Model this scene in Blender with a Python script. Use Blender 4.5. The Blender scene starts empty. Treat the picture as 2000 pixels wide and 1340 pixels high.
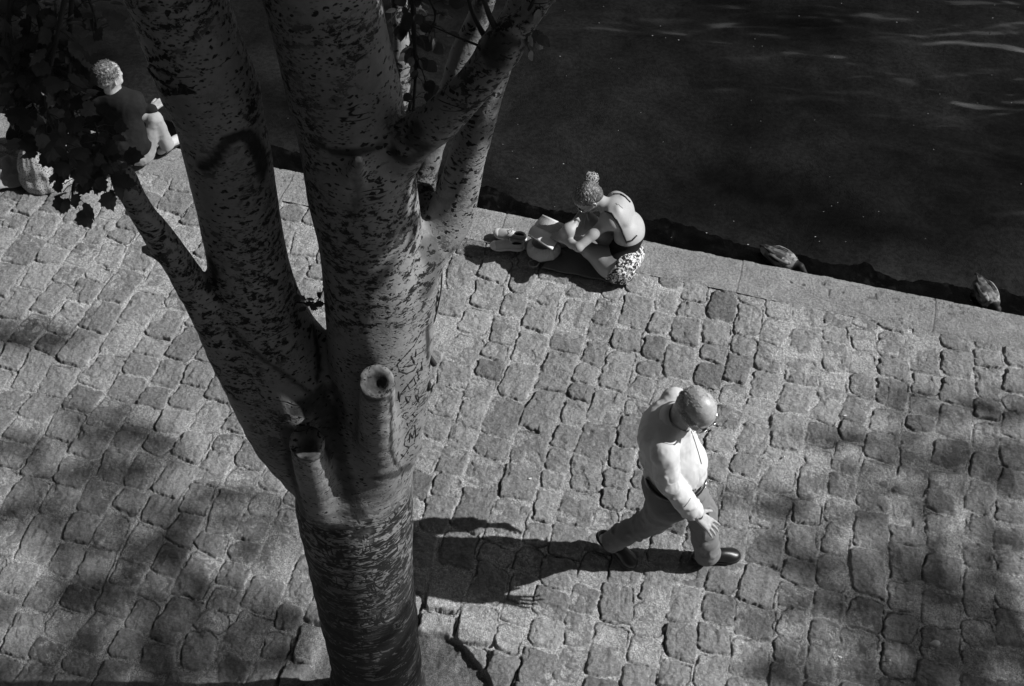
import bpy, math, random
import numpy as np
from mathutils import Vector, Matrix
from mathutils.bvhtree import BVHTree
import openvdb

random.seed(7)
RNG = np.random.default_rng(11)
D2R = math.radians
scene = bpy.context.scene
COL = scene.collection

# ------------------------------------------------------------------ measuring aid (photo pixel + height -> place)
TH = D2R(51); FPX = 2400.0; CAMH = 6.5
FW = np.array([0, math.cos(TH), -math.sin(TH)]); UPV = np.array([0, math.sin(TH), math.cos(TH)])
CAM = np.array([0, 0, CAMH])
def ray(px, py):
    return FW + (px-1000)/FPX*np.array([1., 0, 0]) - (py-670)/FPX*UPV
def W(px, py, h):
    d = ray(px, py); return CAM + d*((h-CAMH)/d[2])
def WY(px, py, y):
    d = ray(px, py); return CAM + d*(y/d[1])
def rpx(r, p):
    return r*float((np.array(p)-CAM) @ FW)/FPX

# ------------------------------------------------------------------ noise
def _h(ix, iy, iz, seed):
    n = (ix.astype(np.int64)*374761393 + iy.astype(np.int64)*668265263 + iz.astype(np.int64)*2147483647 + seed*1274126177) & 0xffffffff
    n = ((n ^ (n >> 13))*1274126177) & 0xffffffff
    n = ((n ^ (n >> 16))*2246822519) & 0xffffffff
    return ((n ^ (n >> 15)) & 0xffffff).astype(np.float32)/8388607.5-1
def vn2(x, y, seed=0):
    ix = np.floor(x); iy = np.floor(y); fx = x-ix; fy = y-iy
    fx = fx*fx*(3-2*fx); fy = fy*fy*(3-2*fy); z = np.zeros_like(ix)
    a = _h(ix, iy, z, seed); b = _h(ix+1, iy, z, seed); c = _h(ix, iy+1, z, seed); d = _h(ix+1, iy+1, z, seed)
    return (a*(1-fx)+b*fx)*(1-fy)+(c*(1-fx)+d*fx)*fy
def vn3(x, y, z, seed=0):
    iz = np.floor(z); fz = z-iz; fz = fz*fz*(3-2*fz)
    ix = np.floor(x); iy = np.floor(y); fx = x-ix; fy = y-iy
    fx = fx*fx*(3-2*fx); fy = fy*fy*(3-2*fy)
    def pl(zz):
        a = _h(ix, iy, zz, seed); b = _h(ix+1, iy, zz, seed); c = _h(ix, iy+1, zz, seed); d = _h(ix+1, iy+1, zz, seed)
        return (a*(1-fx)+b*fx)*(1-fy)+(c*(1-fx)+d*fx)*fy
    return pl(iz)*(1-fz)+pl(iz+1)*fz
def fbm2(x, y, seed=0, o=4, g=.5):
    r = 0; a = 1; f = 1
    for i in range(o):
        r = r+a*vn2(x*f+17.3*i, y*f-9.1*i, seed+i); a *= g; f *= 2.03
    return r
def fbm3(x, y, z, seed=0, o=3, g=.5):
    r = 0; a = 1; f = 1
    for i in range(o):
        r = r+a*vn3(x*f+17.3*i, y*f-9.1*i, z*f+3.7*i, seed+i); a *= g; f *= 2.03
    return r
def sstep(a, b, x):
    t = np.clip((x-a)/(b-a), 0, 1); return t*t*(3-2*t)

# ------------------------------------------------------------------ scene helpers
def tag(o, label=None, cat=None, group=None, kind=None):
    if label: o['label'] = label
    if cat: o['category'] = cat
    if group: o['group'] = group
    if kind: o['kind'] = kind
    return o
def empty(name, loc, label, cat, group=None, rz=0.0):
    o = bpy.data.objects.new(name, None); COL.objects.link(o)
    o.location = loc; o.rotation_euler = (0, 0, rz); o.empty_display_size = .1
    return tag(o, label, cat, group)
def np_mesh(name, v, quads=None, tris=None, smooth=True, mat=None, parent=None, attrs=None):
    """one mesh object from arrays; verts in world coordinates, re-based on the parent's place"""
    v = np.asarray(v, np.float32)
    if parent is not None:
        m = parent.matrix_basis.inverted()
        p = parent.parent
        while p is not None:
            m = m @ p.matrix_basis.inverted(); p = p.parent
        M = np.array(m, np.float32)
        v = v @ M[:3, :3].T+M[:3, 3]
    me = bpy.data.meshes.new(name)
    nq = 0 if quads is None else len(quads); nt = 0 if tris is None else len(tris)
    me.vertices.add(len(v)); me.vertices.foreach_set('co', v.ravel())
    idx = []
    st = []; k = 0
    if nq:
        q = np.asarray(quads, np.int32); idx.append(q.ravel()); st.append(np.arange(nq)*4); k = nq*4
    if nt:
        t = np.asarray(tris, np.int32); idx.append(t.ravel()); st.append(k+np.arange(nt)*3)
    idx = np.concatenate(idx); st = np.concatenate(st)
    me.loops.add(len(idx)); me.loops.foreach_set('vertex_index', idx)
    me.polygons.add(nq+nt); me.polygons.foreach_set('loop_start', st.astype(np.int32))
    me.update(calc_edges=True); me.validate()
    me.polygons.foreach_set('use_smooth', np.full(len(me.polygons), smooth))
    if attrs:
        for an, av in attrs.items():
            a = me.attributes.new(an, 'FLOAT', 'POINT'); a.data.foreach_set('value', np.asarray(av, np.float32))
    o = bpy.data.objects.new(name, me); COL.objects.link(o)
    if parent is not None: o.parent = parent
    if mat: me.materials.append(mat)
    return o

class MB:
    """collects simple shapes into one mesh"""
    def __init__(s): s.v = []; s.q = []; s.t = []; s.n = 0
    def add(s, v, q=(), t=()):
        s.v += [tuple(map(float, p)) for p in v]
        s.q += [tuple(i+s.n for i in f) for f in q]; s.t += [tuple(i+s.n for i in f) for f in t]
        s.n += len(v)
    def tube(s, pts, rad, seg=8, cap=True):
        pts = [np.array(p, float) for p in pts]
        if not hasattr(rad, '__len__'): rad = [rad]*len(pts)
        vs = []; ref = np.array([.13, .27, .95])
        for i, p in enumerate(pts):
            a = pts[max(0, i-1)]; b = pts[min(len(pts)-1, i+1)]; d = b-a; d = d/(np.linalg.norm(d)+1e-9)
            u = np.cross(d, ref); 
            if np.linalg.norm(u) < .1: u = np.cross(d, [1., 0, 0])
            u /= np.linalg.norm(u); w = np.cross(d, u)
            for k in range(seg):
                an = 2*math.pi*k/seg; vs.append(p+rad[i]*(math.cos(an)*u+math.sin(an)*w))
        q = [(i*seg+k, i*seg+(k+1) % seg, (i+1)*seg+(k+1) % seg, (i+1)*seg+k) for i in range(len(pts)-1) for k in range(seg)]
        t = []
        if cap:
            n = len(vs); vs.append(pts[0]); vs.append(pts[-1]); m = (len(pts)-1)*seg
            for k in range(seg):
                t.append((n, (k+1) % seg, k)); t.append((n+1, m+k, m+(k+1) % seg))
        s.add(vs, q, t)
    def slab(s, poly, thick, nrm):
        """closed polygon (world pts) with thickness along nrm (fan caps)"""
        n = len(poly); nrm = np.array(nrm, float)*thick
        c0 = sum(np.array(p) for p in poly)/n
        vs = [np.array(p) for p in poly]+[np.array(p)+nrm for p in poly]+[c0, c0+nrm]
        q = [(i, (i+1) % n, n+(i+1) % n, n+i) for i in range(n)]
        t = [(2*n, (i+1) % n, i) for i in range(n)]+[(2*n+1, n+i, n+(i+1) % n) for i in range(n)]
        s.add(vs, q, t)
    def build(s, name, mat, parent=None, smooth=True):
        return np_mesh(name, np.array(s.v), s.q or None, s.t or None, smooth, mat, parent)

class SDF:
    """sculpting on a voxel grid: smooth unions of round cones and ellipsoids, meshed with OpenVDB"""
    def __init__(s, lo, hi, vox):
        s.lo = np.array(lo, float); s.vox = vox
        s.n = np.ceil((np.array(hi)-s.lo)/vox).astype(int)+1
        s.g = np.full(tuple(s.n), .2, np.float32)
    def _win(s, lo, hi, m):
        a = np.maximum(((np.array(lo)-m-s.lo)/s.vox).astype(int), 0)
        b = np.minimum(((np.array(hi)+m-s.lo)/s.vox).astype(int)+2, s.n)
        if (b <= a).any(): return None
        ax = [(s.lo[i]+np.arange(a[i], b[i])*s.vox).astype(np.float32) for i in range(3)]
        X, Y, Z = np.meshgrid(*ax, indexing='ij')
        return (slice(a[0], b[0]), slice(a[1], b[1]), slice(a[2], b[2])), X, Y, Z
    def _mix(s, sl, d, k, sub=False):
        def smin(x, y):
            h = np.clip(.5+.5*(y-x)/max(k, 1e-4), 0, 1); return y*(1-h)+x*h-max(k, 1e-4)*h*(1-h)
        s.g[sl] = -smin(-s.g[sl], d) if sub else smin(s.g[sl], d)
    def cone(s, a, b, ra, rb, k=.02, sub=False):
        a = np.array(a, float); b = np.array(b, float); r = max(ra, rb)
        w = s._win(np.minimum(a, b)-r, np.maximum(a, b)+r, k+3*s.vox+.01)
        if not w: return
        sl, X, Y, Z = w; d = b-a; L2 = float(d@d)+1e-9
        t = np.clip(((X-a[0])*d[0]+(Y-a[1])*d[1]+(Z-a[2])*d[2])/L2, 0, 1)
        q = np.sqrt((X-a[0]-t*d[0])**2+(Y-a[1]-t*d[1])**2+(Z-a[2]-t*d[2])**2)-(ra+(rb-ra)*t)
        s._mix(sl, q, k, sub)
    def chain(s, pts, rad, k=.02):
        if not hasattr(rad, '__len__'): rad = [rad]*len(pts)
        for i in range(len(pts)-1): s.cone(pts[i], pts[i+1], rad[i], rad[i+1], k)
    def ell(s, c, r, k=.02, R=None, sub=False):
        c = np.array(c, float); r = np.array(r, float); m = r.max()
        w = s._win(c-m, c+m, k+3*s.vox+.01)
        if not w: return
        sl, X, Y, Z = w; X = X-c[0]; Y = Y-c[1]; Z = Z-c[2]
        if R is not None:
            R = np.array(R, float)
            X, Y, Z = (X*R[0, j]+Y*R[1, j]+Z*R[2, j] for j in range(3))
        k0 = np.sqrt((X/r[0])**2+(Y/r[1])**2+(Z/r[2])**2); k1 = np.sqrt((X/r[0]**2)**2+(Y/r[1]**2)**2+(Z/r[2]**2)**2)+1e-6
        s._mix(sl, k0*(k0-1)/k1, k, sub)
    def plane_cut(s, p, n, lim=None):
        """keep the side n points away from"""
        p = np.array(p, float); n = np.array(n, float); n /= np.linalg.norm(n)
        if lim is None: lo = s.lo; hi = s.lo+s.n*s.vox
        else: lo = p-lim; hi = p+lim
        sl, X, Y, Z = s._win(lo, hi, 0)
        s.g[sl] = np.maximum(s.g[sl], (X-p[0])*n[0]+(Y-p[1])*n[1]+(Z-p[2])*n[2])
    def displace(s, f):
        ax = [(s.lo[i]+np.arange(s.n[i])*s.vox).astype(np.float32) for i in range(3)]
        m = np.abs(s.g) < .05
        ii = np.nonzero(m)
        s.g[ii] += f(ax[0][ii[0]], ax[1][ii[1]], ax[2][ii[2]])
    def mesh(s, name, mat, parent=None, iso=0.0, disp=None):
        G = openvdb.FloatGrid(background=.2); G.copyFromArray(np.ascontiguousarray(s.g)); G.transform = openvdb.createLinearTransform(s.vox)
        v, q = G.convertToQuads(isovalue=iso) if hasattr(G, 'convertToQuads') else G.convertToPolygons(isovalue=iso)[::2]
        v = v+s.lo
        if disp is not None: v = disp(v)
        return np_mesh(name, v, q, None, True, mat, parent)

def Rz(a): c, s_ = math.cos(a), math.sin(a); return np.array([[c, -s_, 0], [s_, c, 0], [0, 0, 1]])
def Rx(a): c, s_ = math.cos(a), math.sin(a); return np.array([[1, 0, 0], [0, c, -s_], [0, s_, c]])
def Ry(a): c, s_ = math.cos(a), math.sin(a); return np.array([[c, 0, s_], [0, 1, 0], [-s_, 0, c]])
def frame(z, x):
    """rotation with columns x, y, z from an up-ish and a forward-ish vector"""
    z = np.array(z, float); z /= np.linalg.norm(z); x = np.array(x, float); x = x-z*(x@z); x /= np.linalg.norm(x)
    return np.stack([x, np.cross(z, x), z], 1)
def smooth_path(pts, n=6):
    pts = [np.array(p, float) for p in pts]; P_ = [2*pts[0]-pts[1]]+pts+[2*pts[-1]-pts[-2]]; out = []
    for i in range(1, len(P_)-2):
        for j in range(n):
            t = j/n; a, b, c, d = P_[i-1:i+3]
            out.append(.5*((2*b)+(-a+c)*t+(2*a-5*b+4*c-d)*t*t+(-a+3*b-3*c+d)*t**3))
    out.append(pts[-1]); return out

# ------------------------------------------------------------------ materials (everything in the photograph is grey: it is a black and white picture)
class NT:
    def __init__(s, name):
        s.m = bpy.data.materials.new(name); s.m.use_nodes = True; s.t = s.m.node_tree; s.t.nodes.clear()
        s.out = s.t.nodes.new('ShaderNodeOutputMaterial')
    def n(s, ty, ins=None, **kw):
        o = s.t.nodes.new(ty)
        for k, v in kw.items(): setattr(o, k, v)
        for k, v in (ins or {}).items():
            if isinstance(v, bpy.types.NodeSocket): s.t.links.new(v, o.inputs[k])
            else: o.inputs[k].default_value = v
        return o
    def math(s, op, a, b=0.0, c=None, clamp=False):
        i = {0: a, 1: b}
        if c is not None: i[2] = c
        return s.n('ShaderNodeMath', i, operation=op, use_clamp=clamp).outputs[0]
    def ramp(s, x, a, b, lo=0.0, hi=1.0):
        return s.n('ShaderNodeMapRange', {'Value': x, 'From Min': a, 'From Max': b, 'To Min': lo, 'To Max': hi}, interpolation_type='SMOOTHSTEP').outputs[0]
    def mix(s, f, a, b):
        return s.n('ShaderNodeMix', {0: f, 2: a, 3: b}, data_type='FLOAT').outputs[0]
    def co(s, scale=(1, 1, 1), kind='Object'):
        c = s.n('ShaderNodeTexCoord').outputs[kind]
        return s.n('ShaderNodeMapping', {'Vector': c, 'Scale': scale}).outputs[0]
    def noise(s, v, scale, detail=4, rough=.55, dist=0.0):
        return s.n('ShaderNodeTexNoise', {'Vector': v, 'Scale': scale, 'Detail': detail, 'Roughness': rough, 'Distortion': dist}).outputs[0]
    def voro(s, v, scale, feat='F1', rnd=1.0):
        return s.n('ShaderNodeTexVoronoi', {'Vector': v, 'Scale': scale, 'Randomness': rnd}, feature=feat)
    def grey(s, x):
        return s.n('ShaderNodeCombineColor', {0: x, 1: x, 2: x}).outputs[0]
    def bsdf(s, val, rough=.8, bump=None, bstr=.5, bdist=.01, spec=.4, **kw):
        b = s.n('ShaderNodeBsdfPrincipled', {'Base Color': s.grey(val), 'Roughness': rough, 'Specular IOR Level': spec})
        for k, v in kw.items():
            key = k.replace('_', ' ')
            if isinstance(v, bpy.types.NodeSocket): s.t.links.new(v, b.inputs[key])
            else: b.inputs[key].default_value = v
        if bump is not None:
            bp = s.n('ShaderNodeBump', {'Height': bump, 'Strength': bstr, 'Distance': bdist})
            s.t.links.new(bp.outputs[0], b.inputs['Normal'])
        s.t.links.new(b.outputs[0], s.out.inputs[0]); return s.m

def mat_simple(name, v, rough=.7, var=.2, scale=30, bscale=None, bdist=.002, spec=.4, **kw):
    t = NT(name); c = t.co(); n = t.noise(c, scale, 4)
    val = t.math('MULTIPLY', t.math('MULTIPLY_ADD', n, 2*var, 1-var), v)
    return t.bsdf(val, rough, t.noise(c, bscale or scale*3, 3), .5, bdist, spec, **kw)

def mat_stone():
    t = NT('paving_stone'); c = t.co()
    tone = t.n('ShaderNodeAttribute', attribute_name='tone').outputs['Fac']; mort = t.n('ShaderNodeAttribute', attribute_name='joint').outputs['Fac']
    n1 = t.noise(c, 9, 6, .65); n2 = t.noise(c, 55, 6, .75); n3 = t.noise(c, 210, 4, .8)
    m = t.math('MULTIPLY', tone, t.math('MULTIPLY_ADD', n1, .7, .65))
    m = t.math('MULTIPLY', m, t.ramp(n2, .32, .68, .72, 1.28))
    m = t.math('MULTIPLY', m, t.ramp(n3, .30, .70, .66, 1.36))
    gr = t.voro(c, 150).outputs['Distance']
    g = t.math('MULTIPLY', mort, t.ramp(t.math('ADD', gr, t.math('MULTIPLY', n3, .5)), .35, .95, .35, 1.6))
    m2 = t.math('MULTIPLY', m, t.math('ADD', g, t.math('SUBTRACT', 1.0, mort)))
    # small dark pits and pale flecks
    fl = t.ramp(t.noise(c, 120, 2, .5), .70, .76)
    m2 = t.math('ADD', m2, t.math('MULTIPLY', fl, .05))
    bh = t.math('ADD', t.math('MULTIPLY', n2, .9), t.math('ADD', t.math('MULTIPLY', n3, .35), t.math('MULTIPLY', n1, 1.2)))
    return t.bsdf(m2, t.math('SUBTRACT', .78, t.math('MULTIPLY', n1, .2)), bh, 1.0, .018, .35)
# ------------------------------------------------------------------ camera, light, sky
cam = bpy.data.cameras.new('camera'); cam.sensor_width = 36; cam.lens = FPX/2000*36; cam.clip_end = 3000; cam.clip_start = .05
co_ = bpy.data.objects.new('camera', cam); COL.objects.link(co_); co_.location = (0, 0, CAMH); co_.rotation_euler = (math.pi/2-TH, 0, 0)
scene.camera = co_
SUN_EL = D2R(40.5); SUN_AZ = math.atan2(-.003, 1.0)
SV = np.array([math.cos(SUN_EL)*math.cos(SUN_AZ), math.cos(SUN_EL)*math.sin(SUN_AZ), math.sin(SUN_EL)])
sl = bpy.data.lights.new('sun', 'SUN'); sl.energy = 5.0; sl.angle = D2R(.55); sl.color = (1, 1, 1)
so = bpy.data.objects.new('sun', sl); COL.objects.link(so); so.rotation_euler = Vector(SV).to_track_quat('Z', 'Y').to_euler(); so.location = (6, 0, 9)
wd = bpy.data.worlds.new('World'); scene.world = wd; wd.use_nodes = True; wt = wd.node_tree; wt.nodes.clear()
def wn(ty, ins=None, **kw):
    o = wt.nodes.new(ty)
    for k, v in kw.items(): setattr(o, k, v)
    for k, v in (ins or {}).items():
        if isinstance(v, bpy.types.NodeSocket): wt.links.new(v, o.inputs[k])
        else: o.inputs[k].default_value = v
    return o
sky = wn('ShaderNodeTexSky', sky_type='NISHITA'); sky.sun_disc = False; sky.sun_elevation = SUN_EL; sky.sun_rotation = math.pi/2-SUN_AZ
bw = wn('ShaderNodeSeparateColor', {0: sky.outputs[0]})   # black and white picture: the red third of the sky's light, as through an orange filter
gc = wn('ShaderNodeTexCoord')
cn = wn('ShaderNodeTexNoise', {'Vector': gc.outputs['Generated'], 'Scale': 3.1, 'Detail': 5.0, 'Roughness': .6})
sx = wn('ShaderNodeSeparateXYZ', {0: gc.outputs['Generated']})
# a bank of bright cloud in the sky to the right, over the far bank
az = wn('ShaderNodeMapRange', {'Value': sx.outputs[0], 'From Min': .29, 'From Max': .46, 'To Min': 0.0, 'To Max': 1.0})
az2 = wn('ShaderNodeMapRange', {'Value': sx.outputs[1], 'From Min': .30, 'From Max': .55, 'To Min': 0.0, 'To Max': 1.0})
cm = wn('ShaderNodeMapRange', {'Value': cn.outputs[0], 'From Min': .46, 'From Max': .58, 'To Min': 0.0, 'To Max': 1.0})
mm = wn('ShaderNodeMath', {0: az.outputs[0], 1: cm.outputs[0]}, operation='MULTIPLY')
mm = wn('ShaderNodeMath', {0: mm.outputs[0], 1: az2.outputs[0]}, operation='MULTIPLY')
ml = wn('ShaderNodeMath', {0: mm.outputs[0], 1: 4.5, 2: bw.outputs[0]}, operation='MULTIPLY_ADD')
bg = wn('ShaderNodeBackground', {'Color': ml.outputs[0], 'Strength': .05})
wt.links.new(bg.outputs[0], wn('ShaderNodeOutputWorld').inputs[0])
scene.view_settings.view_transform = 'Standard'; scene.view_settings.look = 'None'; scene.view_settings.exposure = 0; scene.view_settings.gamma = 1
scene.cycles.max_bounces = 4; scene.cycles.diffuse_bounces = 1; scene.cycles.transparent_max_bounces = 12; scene.cycles.use_denoising = True

# ------------------------------------------------------------------ quay: axes along (S) and away from (N) the water's edge
EO = np.array([0, 6.51]); ES = np.array([.9632, -.2687]); EN = np.array([-.2687, -.9632])
def ST(s, t, z=0.0): p = EO+ES*s+EN*t; return np.array([p[0], p[1], z])
M_STONE = mat_stone()

def grid_mesh(name, s0, s1, t0, t1, step, hf, mat):
    s = np.arange(s0, s1+step/2, step); t = np.arange(t0, t1+step/2, step)
    S, T = np.meshgrid(s, t, indexing='ij'); Z, tone, joint = hf(S, T)
    x = EO[0]+ES[0]*S+EN[0]*T; y = EO[1]+ES[1]*S+EN[1]*T
    v = np.stack([x, y, Z], -1).reshape(-1, 3)
    a = np.arange(S.size).reshape(S.shape)
    q = np.stack([a[:-1, :-1], a[:-1, 1:], a[1:, 1:], a[1:, :-1]], -1).reshape(-1, 4)
    vis = None
    return np_mesh(name, v, q, None, True, mat, None, {'tone': tone.ravel(), 'joint': joint.ravel()})

COPE_W = .335
TREE = W(741, 1410, 0)[:2]
tp_ = TREE-EO; TS, TT = tp_@ES, tp_@EN           # the trunk's foot in quay axes

def cobbles(S, T):
    n = S.shape
    # wander of the courses
    Sw = S+.035*vn2(T*1.1, S*.5, 5)+.012*vn2(T*4, S*3, 6)
    Tw = T+.03*vn2(S*.9, T*.6, 7)
    r = np.random.default_rng(5)
    cw = []; x = S.min()-.6
    while x < S.max()+.6: cw.append(x); x += r.uniform(.17, .24)
    cw = np.array(cw); ci = np.clip(np.searchsorted(cw, Sw)-1, 0, len(cw)-2)
    lo_s = cw[ci]; hi_s = cw[ci+1]
    lo_t = np.zeros(n); hi_t = np.zeros(n); sid = np.zeros(n, int)
    for c in range(len(cw)-1):
        m = ci == c
        if not m.any(): continue
        rr = np.random.default_rng(1000+c); b = [COPE_W-rr.uniform(0.02, .14)]; w = cw[c+1]-cw[c]
        while b[-1] < T.max()+.4: b.append(b[-1]+np.clip(rr.normal(w*1.08, .045), .14, .34))
        b = np.array(b); tt = Tw[m]; k = np.clip(np.searchsorted(b, tt)-1, 0, len(b)-2)
        lo_t[m] = b[k]; hi_t[m] = b[k+1]; sid[m] = c*97+k
    R = np.random.default_rng(3).random((int(sid.max())+2, 10))
    q = R[sid]
    a = Sw-(lo_s+hi_s)/2; b = Tw-(lo_t+hi_t)/2
    ha = (hi_s-lo_s)/2; hb = (hi_t-lo_t)/2
    # each stone a little turned, sheared and off size
    an = (q[..., 0]-.5)*.30; a2 = a*np.cos(an)-b*np.sin(an)+(q[..., 1]-.5)*.016; b2 = a*np.sin(an)+b*np.cos(an)+(q[..., 2]-.5)*.016
    a2 = a2+b2*(q[..., 3]-.5)*.22; b2 = b2*(1+(q[..., 4]-.5)*.25*a2/ha)
    gap = .0035+.010*q[..., 5]**1.8
    # irregular outline
    off = q[..., 6]*40
    wob = .0105*vn2(a2*24+off, b2*24-off, 11)+.0035*vn2(a2*70+off, b2*70-off, 12)+.002*vn2(a2*180+off, b2*180-off, 16)
    rad = .016+.034*q[..., 7]
    ua = np.abs(a2)-(ha-gap)+rad; ub = np.abs(b2)-(hb-gap)+rad
    d = rad-np.sqrt(np.maximum(ua, 0)**2+np.maximum(ub, 0)**2)-np.minimum(np.maximum(ua, ub), 0)+wob
    rel = np.clip(d/.085, 0, 1)
    facet = .0055*np.abs(vn2(a2*14+off, b2*14+3*off, 13))+.0030*fbm2(a2*30+off, b2*30, 14, 4, .65)+.0050*sstep(.15, .30, vn2(a2*11-off, b2*11+2*off, 15))*(q[..., 4] > .45)
    nf = vn2(a2*10+off, b2*10-off, 17); facet = facet+.0035*np.exp(-(nf/.05)**2)*(q[..., 8] > .45)
    top = .004*np.sqrt(rel)*2*(.4+q[..., 8])+a2*(q[..., 9]-.5)*.11+b2*(q[..., 1]-.5)*.11+(q[..., 2]-.5)*.016-facet*1.5
    low = fbm2(S*1.3, T*1.3, 21, 3)
    bed = -.0085+.0045*low+.0035*fbm2(S*9, T*9, 22, 3)+.0026*vn2(S*80, T*80, 24)+.0016*vn2(S*160, T*160, 25)
    pr = sstep(-.002, .007, d)
    z = bed*(1-pr)+top*pr
    # mortar standing over worn stones
    z = np.where(d > 0, np.maximum(z, bed+.001), z)
    # a broken dark gap beside the stone
    gm = np.exp(-((d+.002)/.0036)**2)*sstep(-.35, .50, vn2(S*6+5, T*6, 31)+.45*vn2(S*17, T*17, 32)+.25*(-(a2/ha)))
    z = z-.015*gm
    joint = 1-sstep(-.002, .007, d+.4*(z-bed)-.001)
    joint = np.maximum(joint, (z < bed+.0025).astype(float)*sstep(.004, .02, d)*.8)*(1-.8*gm)
    tone = .268+.10*(q[..., 5]-.5)+.05*(q[..., 0]-.5)+.02*low
    tone = np.where(q[..., 6] > .93, tone*.72, tone); tone = np.where(q[..., 3] > .95, tone*1.2, tone)
    tone = tone*(1-joint)+(.34+.05*low)*joint
    tone = tone*(1-.6*gm)
    z = z+.012*fbm2(S*.55, T*.55, 41, 2)
    # bare earth round the foot of the tree
    rr = np.sqrt((S-TS-.05)**2+((T-TT)*1.0)**2)+.05*vn2(S*5, T*5, 51)-.18
    pit = 1-sstep(.40, .43, rr)
    ez = -.042+.014*fbm2(S*7, T*7, 52, 4)+.006*vn2(S*40, T*40, 53)+.05*sstep(.30, .05, rr)
    z = z*(1-pit)+ez*pit; tone = tone*(1-pit)+(.115+.03*fbm2(S*12, T*12, 54))*pit; joint = np.maximum(joint, pit*.7)
    rim = np.exp(-((rr-.52)/.09)**2)
    z = z+.03*rim*(1-pit)*pr-.035*np.exp(-((d+.003)/.008)**2)*np.exp(-((rr-.50)/.07)**2)*(1-pit)
    return z, tone, joint

pave = grid_mesh('cobblestone_pavement', -4.6, 4.3, COPE_W-.0, 4.7, .0056, cobbles, M_STONE)
tag(pave, kind='structure')

CJ = [-4.5, -3.35, -1.72, float((W(985, 430, 0)[:2]-EO)@ES), float((W(1447, 530, 0)[:2]-EO)@ES), float((W(1822, 648, 0)[:2]-EO)@ES), 4.4]
def coping(S, T):
    z = .004+.0018*fbm2(S*6, T*6, 61, 4)+.0012*vn2(S*60, T*60, 62)
    cj = np.array(CJ); wob = .006*vn2(T*12, T*0+3, 63)+.003*vn2(T*40, T*0, 64)
    dj = np.min(np.abs(S[..., None]+wob[..., None]-cj), -1)
    z = z-.008*(1-sstep(.001, .006, dj))
    k = np.searchsorted(cj, S+wob); tb = np.array([.29, .30, .28, .305, .29, .295, .265, .30, .29])[k]
    # worn arris on the water side
    e = T+.004*vn2(S*9, T*5, 65)+.0025*vn2(S*35, T*30, 66)
    z = z-.010*(1-sstep(.035, .046, e))-.02*(1-sstep(.0, .012, e))
    # ragged inner edge where mortar laps up to the setts
    inn = COPE_W-T+.02*vn2(S*3, T*3, 67)+.012*vn2(S*15, T*15, 68)
    rag = 1-sstep(.0, .03, inn)
    z = z-.008*rag+rag*.003*vn2(S*60, T*60, 69)
    pit = sstep(.52, .75, vn2(S*55, T*55, 70))*sstep(.15, .6, vn2(S*2.1, T*2.1, 71))
    pit2 = sstep(.8, .9, vn2(S*22, T*22, 75))*sstep(.1, .4, vn2(S*1.7, T*3, 76))
    z = z-.005*pit-.008*pit2
    # a hairline crack or two
    cr = np.exp(-((T-.2-.35*(S-2.25)-.03*vn2(S*6, T*6, 78))/.0035)**2)*(np.abs(S-2.35) < .32)
    z = z-.003*cr
    tone = tb*(1+.10*fbm2(S*2.5, T*2.5, 72, 3)+.10*vn2(S*14, T*14, 73))*(1-.45*pit-.5*pit2-.3*cr)
    tone = tone*(1-.35*(1-sstep(.0, .008, dj)))
    tone = tone+.035*(1-sstep(.036, .05, e))*(.6+.6*vn2(S*14, T*8, 74))
    return z, tone, .35*rag+.0*S
cp = grid_mesh('quay_coping', -4.6, 4.3, 0.0, COPE_W, .006, coping, M_STONE); tag(cp, kind='structure')

# the quay wall below the coping, and the ground and river that go on past the picture
def m_wall():
    t = NT('quay_wall_stone'); c = t.co(); n = t.noise(c, 6, 5); return t.bsdf(t.ramp(n, .3, .7, .05, .13), .85, t.noise(c, 40, 4), .8, .02)
mb = MB()
a, b = ST(-60, .006, -.02), ST(60, .006, -.02); mb.add([a, b, (b[0], b[1], -3.2), (a[0], a[1], -3.2)], [(0, 1, 2, 3)])
tag(mb.build('quay_wall', m_wall(), None, False), kind='structure')
# the high embankment wall with its parapet, under and behind the viewer (it keeps half of the sky from the trunk)
mb = MB()
def wblock(t0, t1, z0, z1):
    c = [ST(-40, t0, z0), ST(40, t0, z0), ST(40, t1, z0), ST(-40, t1, z0), ST(-40, t0, z1), ST(40, t0, z1), ST(40, t1, z1), ST(-40, t1, z1)]
    mb.add(c, [(0, 3, 2, 1), (4, 5, 6, 7), (0, 1, 5, 4), (1, 2, 6, 5), (2, 3, 7, 6), (3, 0, 4, 7)])
wblock(6.62, 7.4, -.2, 5.0); wblock(7.0, 7.4, 5.0, 5.85); wblock(7.4, 30, 4.6, 4.98)
tag(mb.build('embankment_wall', m_wall(), None, False), kind='structure')
mb = MB()
for s0, s1, t0, t1 in [(-60, -4.6, 0, 60), (4.3, 60, 0, 60), (-4.6, 4.3, 4.7, 60)]:
    mb.add([ST(s0, t0, -.006), ST(s1, t0, -.006), ST(s1, t1, -.006), ST(s0, t1, -.006)], [(0, 3, 2, 1)])
M_GROUND = mat_simple('quay_ground', .25, .85, .3, 5, 60, .01)
tag(mb.build('quay_ground', M_GROUND, None, False), kind='structure')

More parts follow.
